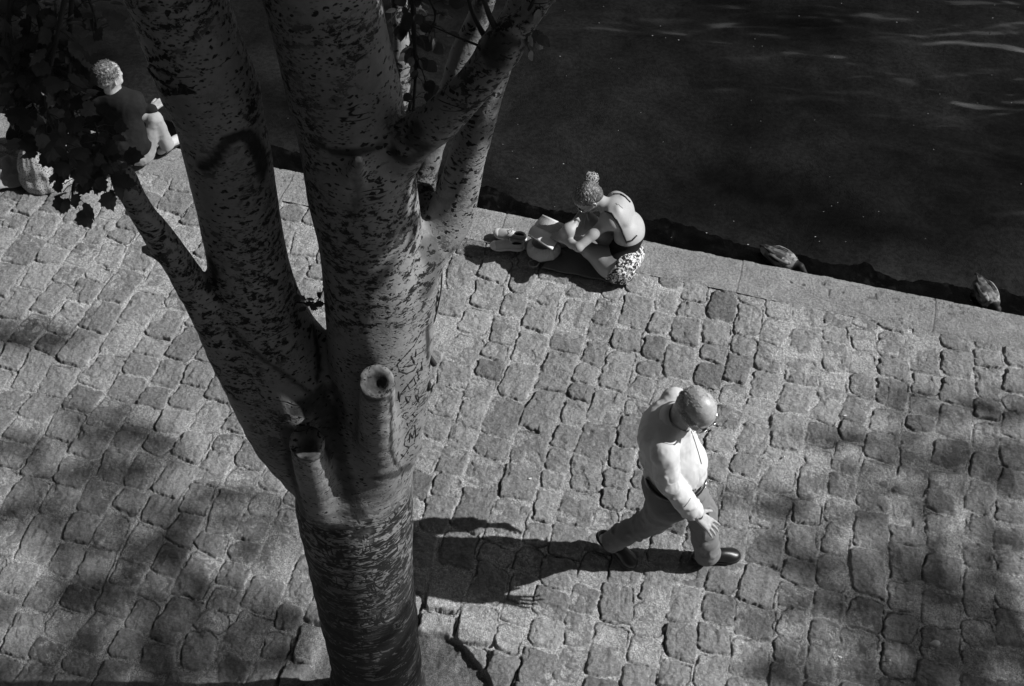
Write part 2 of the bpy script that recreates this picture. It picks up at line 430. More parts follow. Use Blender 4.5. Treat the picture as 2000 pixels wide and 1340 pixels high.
# ------------------------------------------------------------------ river: bed with a weedy ledge along the wall, clear dark water over it
WZ = -1.1
def bed(S, T):
    e = -T
    edge = 1.38+.09*fbm2(S*.9, S*0, 81, 3)+.03*vn2(S*7, T*7, 82)
    on = 1-sstep(edge-.02, edge+.05, e)
    z = (-1.20+.035*fbm2(S*5, T*8, 83, 4)+.02*np.abs(vn2(S*22, T*22, 84)))*on+(-1.75-.12*(e-.8)+.09*fbm2(S*.8, T*.8, 85, 4))*(1-on)
    alg = .004+.006*fbm2(S*6, T*9, 86, 4)+.022*sstep(.3, .8, vn2(S*30, T*30, 87))*sstep(-.2, .6, vn2(S*4, T*5, 89))
    mud = .034+.026*fbm2(S*.9, T*1.1, 88, 5)
    tone = np.clip(alg, .001, 1)*on+np.clip(mud, .008, .5)*(1-on)*(.55+.45*np.exp(-np.maximum(e-1.4, 0)*.4))
    return z, tone, 0*S
tb_ = NT('river_mud'); cb_ = tb_.co()
M_BED = tb_.bsdf(tb_.math('MULTIPLY', tb_.n('ShaderNodeAttribute', attribute_name='tone').outputs['Fac'], tb_.ramp(tb_.noise(cb_, 22, 5, .7), .3, .7, .6, 1.4)), 1.0, tb_.noise(cb_, 60, 4), .6, .02, 0.0)
bedo = grid_mesh('river_bed', -7, 9, -7.5, 0.0, .02, bed, M_BED); tag(bedo, kind='structure')
def m_water():
    t = NT('river_water'); c = t.co()
    # long low ripples lying along the stream, with calmer water close to the wall
    mp = t.n('ShaderNodeMapping', {'Vector': t.n('ShaderNodeTexCoord').outputs['Object'], 'Rotation': (0, 0, D2R(17)), 'Scale': (1.0, 2.7, 1)}).outputs[0]
    n1 = t.noise(mp, .8, 1, .4, .9); n2 = t.noise(mp, 2.2, 1, .4, .4)
    px = t.n('ShaderNodeSeparateXYZ', {0: t.n('ShaderNodeTexCoord').outputs['Object']})
    far = t.math('MULTIPLY_ADD', px.outputs[0], .35, t.math('MULTIPLY', px.outputs[1], .5))
    amp = t.ramp(far, 4.55, 5.9, .03, 1.0)
    h = t.math('MULTIPLY', t.math('ADD', n1, t.math('MULTIPLY', n2, .25)), amp)
    bp = t.n('ShaderNodeBump', {'Height': h, 'Strength': 1.0, 'Distance': .13})
    gl = t.n('ShaderNodeBsdfGlossy', {'Roughness': .02, 'Normal': bp.outputs[0]}); gl.inputs[0].default_value = (1, 1, 1, 1)
    tr = t.n('ShaderNodeBsdfTransparent'); tr.inputs[0].default_value = (.65, .65, .65, 1)
    df = t.n('ShaderNodeBsdfDiffuse', {0: (.015, .015, .015, 1)}); tr = t.n('ShaderNodeMixShader', {0: .06, 1: tr.outputs[0], 2: df.outputs[0]})
    fr = t.n('ShaderNodeFresnel', {'IOR': 1.33, 'Normal': bp.outputs[0]})
    bf = t.n('ShaderNodeNewGeometry').outputs['Backfacing']; ff = t.mix(bf, fr.outputs[0], .04)
    mx = t.n('ShaderNodeMixShader', {0: ff, 1: tr.outputs[0], 2: gl.outputs[0]})
    t.t.links.new(mx.outputs[0], t.out.inputs[0]); return t.m
mb = MB(); mb.add([ST(-300, .0, WZ), ST(300, .0, WZ), ST(300, -400, WZ), ST(-300, -400, WZ)], [(0, 1, 2, 3)])
tag(mb.build('river_water', m_water(), None, False), kind='structure')
mb = MB(); mb.add([ST(-300, -7.4, -2.6), ST(300, -7.4, -2.6), ST(300, -400, -2.6), ST(-300, -400, -2.6)], [(0, 1, 2, 3)])
tag(mb.build('deep_river_bed', mat_simple('deep_mud', .014, 1.0, spec=0.0), None, False), kind='structure')
# ------------------------------------------------------------------ the poplar
def m_bark():
    t = NT('poplar_bark'); co = t.n('ShaderNodeTexCoord').outputs['Object']; z = t.n('ShaderNodeSeparateXYZ', {0: co}).outputs[2]
    big = t.noise(co, 5, 4, .6)
    # diamond shaped lenticels, lying across the stem
    mp = t.n('ShaderNodeMapping', {'Vector': co, 'Scale': (36, 36, 56)}).outputs[0]
    wv = t.n('ShaderNodeMix', {0: .10, 4: mp, 5: t.n('ShaderNodeTexNoise', {'Vector': co, 'Scale': 22.0, 'Detail': 3.0}).outputs[1]}, data_type='VECTOR').outputs[1]
    mpd = t.n('ShaderNodeVectorMath', {0: t.n('ShaderNodeTexNoise', {'Vector': co, 'Scale': 45.0, 'Detail': 3.0}).outputs[1], 1: (1.5, 1.5, 1.5), 2: mp}, operation='MULTIPLY_ADD').outputs[0]
    vo = t.voro(mpd, 1.0); dens = t.noise(co, 3.0, 3, .6)
    thr = t.math('MULTIPLY_ADD', dens, .62, -.03)
    sp1 = t.ramp(t.math('SUBTRACT', vo.outputs['Distance'], thr), -.03, .05, 1.0, 0.0)
    sep = t.n('ShaderNodeSeparateColor', {0: vo.outputs['Color']})
    sp1 = t.math('MULTIPLY', sp1, t.ramp(sep.outputs[0], .25, .35, 0.0, 1.0))
    mp2 = t.n('ShaderNodeMapping', {'Vector': co, 'Scale': (62, 62, 110)}).outputs[0]
    v2 = t.voro(mp2, 1.0); sp2 = t.ramp(v2.outputs['Distance'], .22, .32, .75, 0.0)
    sp2 = t.math('MULTIPLY', sp2, t.ramp(t.noise(co, 9, 2), .45, .55))
    # dark blotched patches high on the main stem
    bl = t.ramp(t.noise(t.co((26, 26, 36)), 1.0, 5, .75, .3), .51, .57)
    bl = t.math('MULTIPLY', bl, t.ramp(t.noise(co, 2.3, 2), .42, .52)); bl = t.math('MULTIPLY', bl, t.ramp(z, 2.7, 3.2))
    # years of carving round the lower trunk: short crossing strokes
    def strokes(sc, seed, w, rot):
        m = t.n('ShaderNodeMapping', {'Vector': co, 'Scale': sc, 'Location': (seed, seed*.7, -seed), 'Rotation': rot}).outputs[0]
        n = t.noise(m, 1.0, 1.2, .5, .5); a = t.math('ABSOLUTE', t.math('SUBTRACT', n, .5)); return t.ramp(a, w*.4, w, 1.0, 0.0)
    def patch(seed, a=.47): return t.ramp(t.noise(t.n('ShaderNodeMapping', {'Vector': co, 'Location': (seed, -seed, seed)}).outputs[0], 13, 2), a, a+.05)
    k1 = t.math('MULTIPLY', strokes((8, 8, 30), 2.0, .075, (0, .12, 0)), patch(1, .42)); k2 = t.math('MULTIPLY', strokes((8, 8, 34), 9.0, .085, (0, .75, 0)), patch(4)); k3 = t.math('MULTIPLY', strokes((9, 9, 34), 5.0, .08, (0, -.7, 0)), patch(8))
    k4 = t.math('MULTIPLY', strokes((26, 26, 9), 7.0, .08, (0, .1, 0)), patch(12, .50)); k1 = t.math('MAXIMUM', k1, k4)
    kk = t.math('MAXIMUM', t.math('MAXIMUM', k1, k3), k2)
    zz = t.math('ADD', z, t.math('MULTIPLY', t.math('SUBTRACT', big, .5), .9))
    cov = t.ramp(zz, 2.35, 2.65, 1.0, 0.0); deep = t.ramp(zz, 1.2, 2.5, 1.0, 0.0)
    fat = t.ramp(t.noise(t.co((11, 11, 30)), 1.0, 3, .6, .5), .455, .50); fat = t.math('MULTIPLY', fat, deep)
    kk = t.math('MULTIPLY', t.math('MAXIMUM', kk, fat), cov)
    few = t.math('MULTIPLY', strokes((2.5, 2.5, 16), 4.0, .010, (.1, .1, 0)), t.ramp(t.noise(co, 7, 2), .56, .62))
    dark = t.math('MAXIMUM', t.math('MAXIMUM', sp1, sp2), t.math('MAXIMUM', bl, t.math('MAXIMUM', kk, few)))
    base = t.math('MULTIPLY_ADD', big, .20, .165); base = t.math('MULTIPLY', base, t.math('MULTIPLY_ADD', t.noise(co, 40, 4, .7), .5, .75))
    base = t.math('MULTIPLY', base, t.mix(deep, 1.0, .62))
    cav = t.ramp(t.noise(co, 1.6, 3), .35, .7, .8, 1.15); base = t.math('MULTIPLY', base, cav)
    dark = t.math('MAXIMUM', dark, t.math('MULTIPLY', t.n('ShaderNodeAttribute', attribute_name='stain_shade').outputs['Fac'], t.math('MULTIPLY_ADD', t.noise(co, 25, 3), .5, .72)), clamp=True) if False else t.math('MINIMUM', t.math('MAXIMUM', dark, t.math('MULTIPLY', t.n('ShaderNodeAttribute', attribute_name='stain_shade').outputs['Fac'], t.math('MULTIPLY_ADD', t.noise(co, 25, 3), .5, .72))), 1.0)
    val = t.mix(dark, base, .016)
    bh = t.math('SUBTRACT', t.math('ADD', t.math('MULTIPLY', t.noise(co, 60, 4, .7), .35), t.math('MULTIPLY', t.noise(t.co((9, 9, 60)), 1.0, 3), .25)), t.math('MULTIPLY', dark, .6))
    return t.bsdf(val, .75, bh, .8, .008, .3)
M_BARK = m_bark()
M_BARK2 = mat_simple('dark_bark', .05, .85, .4, 20, 60, .004)
def nodes(lst):
    out = []
    for px, py, y, r in lst:
        p = WY(px, py, y); out.append((p, rpx(r, p)))
    return out
TY = float(TREE[1])
print('tree', TREE)
foot = W(741, 1410, 0)
STEM = {
 'trunk': nodes([(741, 1500, TY, 118), (738, 1330, TY, 86), (722, 1210, TY, 88), (705, 1100, TY, 95), (692, 980, TY, 106), (700, 880, TY, 100), (722, 780, TY-.01, 92)]),
 'main': nodes([(722, 800, TY, 92), (737, 700, TY, 96), (735, 600, TY, 96), (727, 500, TY, 98), (712, 400, TY-.01, 100), (696, 300, TY-.01, 101), (677, 200, TY-.01, 100), (660, 130, TY-.01, 103), (632, 0, TY-.02, 107), (600, -160, TY-.03, 112), (570, -330, TY, 100)]),
 'left': nodes([(655, 900, TY, 80), (600, 790, TY-.02, 92), (548, 690, TY, 92), (505, 600, TY, 86), (484, 500, TY, 79), (463, 400, TY, 77), (443, 300, TY, 82), (420, 200, TY, 88), (400, 150, TY, 95), (345, 0, TY, 98), (290, -150, TY, 104), (240, -300, TY, 95)]),
 'far_left': nodes([(640, 920, TY-.02, 78), (565, 850, TY-.05, 70), (505, 762, TY-.05, 58), (452, 682, TY-.06, 45), (398, 592, TY-.08, 32), (350, 516, TY-.1, 26), (316, 470, TY-.1, 26), (280, 420, TY-.12, 22), (255, 375, TY-.13, 20), (238, 338, TY-.14, 21)]),
 'ridge': nodes([(770, 900, TY-.02, 42), (795, 760, TY, 40), (805, 640, TY, 36), (812, 540, TY, 40), (820, 480, TY+.02, 40)]),
 'right': nodes([(800, 560, TY+.02, 40), (838, 475, TY+.05, 44), (875, 430, TY+.08, 41), (897, 370, TY+.1, 36), (915, 300, TY+.1, 34), (945, 200, TY+.1, 30), (975, 110, TY+.1, 27), (1005, 40, TY+.1, 25), (1050, -60, TY+.1, 23), (1100, -200, TY+.1, 20)]),
 'cross': nodes([(770, 310, TY-.02, 46), (800, 275, TY-.08, 38), (850, 240, TY-.12, 33), (900, 195, TY-.14, 31), (940, 150, TY-.14, 31), (975, 105, TY-.14, 30), (1000, 75, TY-.13, 20), (1040, 20, TY-.12, 16), (1090, -50, TY-.1, 15)]),
 'behind': nodes([(812, 420, TY+.14, 22), (828, 340, TY+.2, 22), (862, 240, TY+.24, 19), (893, 140, TY+.28, 20), (915, 80, TY+.3, 20), (945, 10, TY+.3, 18), (980, -90, TY+.3, 17)]),
 'thin': nodes([(778, 330, TY+.4, 17), (783, 240, TY+.5, 15), (785, 120, TY+.6, 14), (780, 10, TY+.7, 14), (775, -80, TY+.7, 13)]),
 'sliver': nodes([(520, 330, TY+.14, 14), (487, 240, TY+.16, 15), (468, 150, TY+.17, 14), (446, 80, TY+.18, 15), (425, 10, TY+.18, 17), (400, -60, TY+.2, 17)]),
}
tree = empty('poplar_tree', (TREE[0], TREE[1], 0), 'large pale barked tree with carved trunk and forked stems, in front of the walking man', 'tree')
allp = np.array([p for c in STEM.values() for p, r in c])
sd = SDF((allp[:, 0].min()-.3, allp[:, 1].min()-.35, -.12), (allp[:, 0].max()+.25, allp[:, 1].max()+.2, 5.6), .0135)
for nm, c in STEM.items():
    p = smooth_path([list(a)+[r*(.94 if nm in ('main', 'left', 'ridge') else 1)] for a, r in c], 3); p = np.array(p)
    sd.chain(p[:, :3], p[:, 3], {'trunk': .05, 'main': .05, 'left': .035, 'far_left': .025, 'ridge': .05}.get(nm, .03))
# flare at the foot
f3 = np.array([TREE[0], TREE[1], 0])
for an in [-.5, .35, 1.3, 2.3, 3.3, 4.4, 5.2]:
    dr = np.array([math.cos(an), math.sin(an), 0]); sd.cone(f3+dr*.13+[0, 0, .30], f3+dr*.30+[0, 0, -.08], .09, .05, .09)
# two sawn stubs with ring shaped calluses, on the viewer's side of the fork
def stub(pe, pb, y, yb, r, hole):
    e = WY(*pe, y); b = WY(*pb, yb); R_ = rpx(r, e); ax = e-b; ax /= np.linalg.norm(ax)
    nrm = (CAM-e); nrm /= np.linalg.norm(nrm); nrm = nrm*.75+ax*.6; nrm /= np.linalg.norm(nrm)
    sd.cone(b, e, R_*1.5, R_*.95, .04)
    u = np.cross(nrm, [1., 0, 0]); u /= np.linalg.norm(u); w = np.cross(nrm, u)
    sd.plane_cut(e+nrm*R_*.35, nrm, R_*1.3)
    for k in range(16):
        a0 = 2*math.pi*k/16; a1 = 2*math.pi*(k+1)/16; c = e+nrm*R_*.30
        sd.cone(c+R_*.80*(math.cos(a0)*u+math.sin(a0)*w), c+R_*.80*(math.cos(a1)*u+math.sin(a1)*w), R_*.27, R_*.27, .006)
    sd.ell(e+nrm*R_*.42, (R_*.42*hole, R_*.5*hole, R_*.5), .01, frame(nrm, u), sub=True)
    return e, R_, nrm
e1 = stub((736, 750), (738, 925), TY-.28, TY-.10, 34, .8)
e2 = stub((600, 868), (628, 985), TY-.26, TY-.15, 31, .9)
e3 = stub((702, 312), (690, 345), TY-.24, TY-.15, 14, 1.0)
# torn bark wound between the stubs
# side stumps
sd.cone(WY(300, 490, TY-.1), WY(282, 487, TY-.1), .02, .014, .02)
sd.cone(WY(610, 650, TY+.02), WY(617, 700, TY+.03), .03, .045, .03)
sd.cone(WY(975, 95, TY-.14), WY(990, 60, TY-.14), .045, .035, .03)
def bark_d(x, y, z):
    d = .006*fbm3(x*5, y*5, z*3.0, 91, 3)
    fold = .0018*np.sin(z*70+6*vn3(x*5, y*5, z*4, 93))*sstep(.1, .5, vn3(x*3, y*3, z*2, 94))
    low = sstep(2.1, 1.2, z)*.0025*vn3(x*22, y*22, z*60, 95)
    fl = .012*np.sin(6*np.arctan2(y-TY, x-TREE[0])+2)*sstep(1.2, .1, z)
    return -(d+fold+low+fl)
sd.displace(bark_d)
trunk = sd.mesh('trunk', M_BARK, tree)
print('trunk verts', len(trunk.data.vertices))
trunk_bvh = BVHTree.FromPolygons([trunk.matrix_basis @ v.co+Vector((TREE[0], TREE[1], 0)) for v in trunk.data.vertices], [p.vertices[:] for p in trunk.data.polygons])
def on_trunk(px, py, lift=.0):
    d = Vector(ray(px, py)).normalized(); h = trunk_bvh.ray_cast(Vector(CAM), d)
    return None if h[0] is None else np.array(h[0]+h[1]*lift)
# carvings: strokes read off the bark
M_CUT = mat_simple('carved_bark', .022, .9, .3)
def carve(name, strokes, conv, rad, label=None):
    mb = MB()
    for st in strokes:
        pts = [conv(*p) for p in st]; ip = []
        for i in range(len(pts)-1):
            n = max(2, int(math.dist(pts[i], pts[i+1])/2.5))
            ip += [(pts[i][0]+(pts[i+1][0]-pts[i][0])*j/n, pts[i][1]+(pts[i+1][1]-pts[i][1])*j/n) for j in range(n)]
        ip.append(pts[-1]); w = [on_trunk(x, y, -.0005) for x, y in ip]; run = []
        for q in w+[None]:
            if q is None or (run and np.linalg.norm(q-run[-1]) > .04):
                if len(run) > 1: mb.tube(run, [rad*(.35+1.1*random.random()) for _ in run], 6)
                run = []
            if q is not None: run.append(q)
    if mb.n: tag(mb.build(name, M_CUT, tree), label)
c1 = lambda x, y: (680+x/4.19, 620+y/4.19)
carve('carving', [[(600, 110), (540, 230), (450, 330), (400, 385), (420, 440), (480, 460), (540, 430), (570, 370)], [(555, 260), (550, 325)], [(515, 315), (548, 385), (450, 405), (520, 340)]], c1, .0032, 'dark looped initials carved beside the upper ring')
carve('carving', [[(412, 605), (422, 690)], [(415, 650), (470, 600)], [(430, 625), (530, 500), (555, 470)], [(480, 540), (505, 590)], [(505, 590), (550, 545)], [(535, 485), (552, 540)], [(568, 440), (576, 505)], [(555, 445), (600, 425)], [(600, 360), (603, 430)]], c1, .0034, 'row of carved capital letters climbing the bark')
carve('carving', [[(468, 650), (515, 645), (490, 698), (468, 650)], [(545, 580), (548, 640), (575, 690)], [(545, 580), (575, 590), (572, 635), (548, 640)], [(548, 640), (580, 650), (575, 690)], [(520, 710), (535, 690)]], c1, .0026)
carve('carving', [[(490, 775), (455, 785), (445, 815), (470, 835), (492, 820)], [(548, 770), (525, 790), (550, 815), (525, 850), (512, 840)], [(480, 860), (495, 900)], [(480, 870), (505, 862)]], c1, .0026)
carve('carving', [[(545, 880), (500, 920), (465, 985), (460, 1050), (500, 1060), (540, 1030), (552, 960), (545, 880)], [(500, 1020), (507, 945), (530, 985), (540, 920)]], c1, .003, 'letter cut inside an oval')
carve('carving', [[(430, 1160), (470, 1110), (500, 1060)], [(430, 1120), (460, 1140)]], c1, .003)
c5 = lambda x, y: (260+x/9.57, 80+y/9.57)
carve('carved_heart', [[(300, 490), (340, 450), (400, 480), (450, 545), (540, 530), (640, 580), (720, 650), (735, 740), (600, 800), (480, 730), (380, 640), (315, 550), (300, 490)]], c5, .0055, 'heart outline carved high on the left stem')
carve('carving', [[(310, 310), (350, 390), (380, 300), (410, 380), (440, 300), (470, 370)], [(500, 260), (520, 340)], [(560, 330), (600, 240), (640, 330), (700, 350)]], c5, .0055)
carve('carving', [[(540, 880), (600, 1000), (660, 900), (690, 1020)], [(700, 940), (780, 960), (800, 880)], [(860, 980), (880, 840), (960, 830), (990, 900), (1000, 1000)], [(560, 960), (640, 1010)]], c5, .0055)
# old wounds, creases and dark bark; shade painted into the fork and stub rings
def stain_shade(lines):
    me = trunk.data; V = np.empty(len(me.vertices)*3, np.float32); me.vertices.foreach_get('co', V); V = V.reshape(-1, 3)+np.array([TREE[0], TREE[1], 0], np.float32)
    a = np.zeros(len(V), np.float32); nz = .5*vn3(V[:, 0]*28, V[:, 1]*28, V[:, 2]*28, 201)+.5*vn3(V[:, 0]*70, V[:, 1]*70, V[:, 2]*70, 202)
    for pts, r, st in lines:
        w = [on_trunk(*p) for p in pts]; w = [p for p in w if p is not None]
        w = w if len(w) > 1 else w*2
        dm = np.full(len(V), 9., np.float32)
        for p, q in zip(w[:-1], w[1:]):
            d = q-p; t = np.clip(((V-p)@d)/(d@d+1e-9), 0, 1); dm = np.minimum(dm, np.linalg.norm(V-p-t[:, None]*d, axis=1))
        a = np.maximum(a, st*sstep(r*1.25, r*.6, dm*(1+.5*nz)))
    at = me.attributes.new('stain_shade', 'FLOAT', 'POINT'); at.data.foreach_set('value', a.astype(np.float32))
stain_shade([([(395, 328), (418, 312), (432, 290), (444, 272), (470, 262), (495, 268), (508, 292), (516, 330)], .022, 1), ([(480, 262), (500, 300), (512, 345)], .018, 1),
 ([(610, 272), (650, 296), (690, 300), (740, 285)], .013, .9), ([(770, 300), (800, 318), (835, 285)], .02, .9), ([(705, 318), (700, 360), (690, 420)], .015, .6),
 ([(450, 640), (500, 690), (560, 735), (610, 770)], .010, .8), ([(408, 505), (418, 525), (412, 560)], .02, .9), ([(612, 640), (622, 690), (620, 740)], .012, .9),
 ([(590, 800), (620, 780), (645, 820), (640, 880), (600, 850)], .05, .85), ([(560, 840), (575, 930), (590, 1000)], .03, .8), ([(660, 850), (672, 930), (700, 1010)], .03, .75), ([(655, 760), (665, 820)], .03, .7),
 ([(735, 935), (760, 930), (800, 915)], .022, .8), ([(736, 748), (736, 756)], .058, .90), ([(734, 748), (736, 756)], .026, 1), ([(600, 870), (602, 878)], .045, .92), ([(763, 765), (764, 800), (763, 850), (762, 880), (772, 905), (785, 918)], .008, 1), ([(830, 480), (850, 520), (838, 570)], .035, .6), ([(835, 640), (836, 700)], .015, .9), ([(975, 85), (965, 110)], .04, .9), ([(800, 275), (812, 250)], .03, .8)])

# ---- leaves
def leaf_outline(kind):
    if kind == 0:   # lobed poplar leaf
        pts = [(0, 0), (.22, .03), (.30, .16), (.48, .22), (.40, .36), (.47, .52), (.30, .58), (.26, .76), (.12, .80), (0, 1.0)]
    else:
        pts = [(0, 0), (.20, .04), (.36, .20), (.42, .42), (.32, .66), (.16, .86), (0, 1.0)]
    L = pts+[(-x, y) for x, y in pts[-2:0:-1]]; return L
def add_leaf(mb, p, d, up, size, kind=0, curl=.25):
    """a leaf blade from stalk point p along d; up is roughly its face"""
    d = np.array(d, float); d /= np.linalg.norm(d); s_ = np.cross(d, up); s_ /= np.linalg.norm(s_)+1e-9; u = np.cross(s_, d)
    L = leaf_outline(kind); c = p+d*size*.45
    vs = [p+d*y*size+s_*x*size+u*size*(-curl*(y-.4)**2-curl*.8*x*x) for x, y in L]; n = len(L)
    mb.add(vs+[c], (), [(i, (i+1) % n, n) for i in range(n)])
def rv():
    v = RNG.normal(size=3); return v/np.linalg.norm(v)
def m_leaf(name, v):
    t = NT(name); c = t.co(); n = t.noise(c, 9, 3)
    b = t.n('ShaderNodeBsdfPrincipled', {'Base Color': t.grey(t.math('MULTIPLY', t.ramp(n, .3, .7, .65, 1.35), v)), 'Roughness': .5, 'Specular IOR Level': .4})
    tr = t.n('ShaderNodeBsdfTranslucent', {0: t.grey(t.math('MULTIPLY', n, v*1.2))})
    mx = t.n('ShaderNodeMixShader', {0: .25, 1: b.outputs[0], 2: tr.outputs[0]}); t.t.links.new(mx.outputs[0], t.out.inputs[0]); return t.m
M_LEAF = m_leaf('leaf', .07)
M_TWIG = mat_simple('twig_bark', .035, .8, .3)
def spray(name, twigs, nleaf, size, parent, kind=0, hang=.6, spread=.06, label=None):
    """a shoot: twigs (lists of world points) carrying stalked leaves"""
    mt = MB(); ml = MB()
    for tw, r, nl in twigs:
        pth = smooth_path(tw, 5); mt.tube(pth, np.linspace(r, r*.4, len(pth)), 6)
        for k in range(nl):
            f = RNG.uniform(.05, 1); p = pth[int(f*(len(pth)-1))]; dr = rv()*[1, 1, .6]+[0, 0, -hang]; dr /= np.linalg.norm(dr)
            st = p+dr*RNG.uniform(.3, 1)*spread; mt.tube([p, (p+st)/2+[0, 0, .005], st], .0011, 4, False)
            add_leaf(ml, st, dr+rv()*.5+[0, 0, -hang*.5], rv()+[0, -.5, .9], size*RNG.uniform(.6, 1.15), kind)
    a = mt.build(name, M_TWIG, parent); tag(a, label); b = ml.build('leaves', M_LEAF, a, False)
    return a
# upper left: a dark leafy bough hanging near the viewer
yb = TY-.2
tw = []
def wy(px, py, dy=0): return WY(px, py, yb+dy)
tw += [([WY(232, 338, TY-.14), wy(190, 320), wy(150, 270), wy(120, 180), wy(90, 90), wy(60, -30)], .014, 60)]
tw += [([wy(215, 335), wy(150, 350, .02), wy(140, 400)], .007, 16), ([wy(140, 0), wy(135, 100, -.05), wy(138, 190), wy(155, 300)], .007, 30),
       ([wy(60, -20), wy(50, 120), wy(40, 230), wy(70, 300)], .007, 40), ([wy(130, -20), wy(110, 80, -.1), wy(90, 200, -.1), wy(130, 300, -.1)], .007, 42),
       ([wy(20, 0), wy(10, 120), wy(15, 200)], .006, 26), ([wy(215, 320, -.03), wy(200, 290), wy(185, 240)], .006, 10), ([wy(170, -10), wy(185, 30), wy(190, 70)], .004, 7),
       ([wy(180, 330), wy(130, 300, -.05), wy(90, 260, -.05)], .006, 22), ([wy(-30, 60), wy(30, 100), wy(70, 140)], .006, 30)]
tw = [(a_, b_, int(c_*1.35)) for a_, b_, c_ in tw]
spray('leafy_bough', tw, 0, .053, tree, 0, .5, .06, 'dark leafy bough hanging over the seated pair')
tw = [([WY(806, -40, TY+.1), WY(808, 60, TY+.1), WY(812, 130, TY+.08), WY(806, 235, TY+.05)], .009, 46), ([WY(790, 10, TY+.2), WY(800, 60, TY+.15), WY(835, 170, TY+.1)], .004, 26), ([WY(830, -20, TY+.1), WY(850, 30, TY+.1), WY(835, 75, TY+.1)], .004, 14)]
spray('leafy_shoot', tw, 0, .042, tree, 1, .5, .05, 'upright leafy shoot behind the main stem')
tw = [([WY(1000, 75, TY-.13), WY(1025, 55, TY-.13), WY(1050, 40, TY-.1), WY(1062, 15, TY-.1)], .005, 12), ([WY(985, 80, TY-.14), WY(960, 40, TY-.14), WY(935, -30, TY-.14)], .011, 0), ([WY(965, 95, TY-.14), WY(940, 60, TY-.1), WY(918, 10, TY-.1), WY(915, -30, TY-.1)], .009, 0),
      ([WY(962, 100, TY-.14), WY(900, 75, TY-.05), WY(830, 45, TY+.05)], .004, 0), ([WY(1010, 60, TY-.12), WY(1040, 5, TY-.14), WY(1050, -40, TY-.1)], .006, 6)]
spray('leafy_shoot', tw, 0, .040, tree, 1, .6, .06, 'few sunlit leaves on the upper right branch')
tw = [([WY(578, 590, TY-.02), WY(596, 592, TY-.04), WY(612, 590, TY-.06)], .003, 14)]
spray('leafy_shoot', tw, 0, .03, tree, 0, .1, .04, 'little sprig of leaves on the left stem')
# dry hanging twig by the main stem
mt = MB(); pth = smooth_path([WY(862, 500, TY+.06), WY(862, 560, TY+.02), WY(850, 620, TY), WY(836, 660, TY-.02), WY(826, 740, TY-.04), WY(822, 820, TY-.05)], 6); mt.tube(pth, .0028, 6)
for q in ([(836, 660), (832, 690), (838, 720)], [(836, 650), (828, 680), (827, 700)], [(838, 690), (848, 712)], [(834, 700), (836, 760)]):
    mt.tube([WY(x, y, TY-.03) for x, y in q], [.004, .011, .002], 6)
mt.build('dry_twig', M_TWIG, tree)

# the crown above the picture: stems run on up into it
mb = MB(); ml = MB()
def limb(a, b, ra, rb):
    a = np.array(a, float); b = np.array(b, float); m = (a+b)/2+RNG.normal(size=3)*.12; p = smooth_path([a, m, b], 4); mb.tube(p, np.linspace(ra, rb, len(p)), 8); return p
def clump(c, rad, n, size, target=None):
    for _ in range(n):
        p = np.array(c)+rv()*rad*RNG.random()**.4*np.array([1, 1, .8]); add_leaf(ml if target is None else target, p, rv()+[0, 0, -.4], rv()+[0, 0, .6], size*RNG.uniform(.7, 1.2), 1)
ends = {k: STEM[k][-1] for k in ('main', 'left', 'right', 'cross', 'behind', 'thin', 'sliver')}
tips = [('main', (-.55, 2.7, 7.6)), ('main', (.9, 2.3, 7.4)), ('left', (-1.9, 2.5, 7.4)), ('left', (-1.2, 3.3, 8.0)), ('right', (1.6, 3.2, 6.9)), ('cross', (1.5, 2.4, 6.6)), ('behind', (.7, 3.7, 7.2)), ('thin', (-.3, 4.0, 7.0)), ('sliver', (-1.5, 3.4, 6.8)), ('left', (-2.6, 2.2, 6.7))]
for k, b in tips:
    a, r = ends[k]; p = limb(a, b, r*.95, .03)
    for j in range(3):
        s_ = p[int(len(p)*RNG.uniform(.4, .95))]; e = s_+rv()*[.7, .5, .4]+[0, 0, .25]; limb(s_, e, .025, .008)
        if e[2] > 5.9: clump(e, .42, 70, .075)
    clump(b, .5, 90, .075)
# the wide leafy roof of the crown
for _ in range(85):
    c = np.array([RNG.uniform(-4, 2.5), RNG.uniform(1.0, 5.4), RNG.uniform(7.2, 8.6)])
    clump(c, .55, 75, .12)
    a = np.array(tips[RNG.integers(len(tips))][1])
    mb.tube(smooth_path([a, (a+c)/2+rv()*.15, c], 3), np.linspace(.022, .006, 7), 5)
# leaves standing between the sun and the upper stems
for bp in (wy(20, 240), wy(20, 150), wy(100, 300), wy(60, 60), wy(120, 150), wy(60, 230), wy(170, 270), wy(190, 350), wy(140, 330), wy(110, 60), wy(200, 200), wy(170, 90)):
    clump(bp+SV*RNG.uniform(2.0, 2.5), .24, 75, .085)
for c, rad, n in [((1.25, 2.50, 5.55), .30, 110), ((1.65, 2.45, 5.9), .34, 110), ((1.1, 2.45, 5.95), .33, 110), ((.85, 2.45, 5.65), .22, 60), ((1.9, 2.5, 6.4), .4, 90), ((.25, 2.5, 6.6), .5, 100)]:
    clump(c, rad, n, .085)
crown = ml.build('crown', M_LEAF, tree, False); lb = mb.build('crown_limbs', M_BARK, tree)

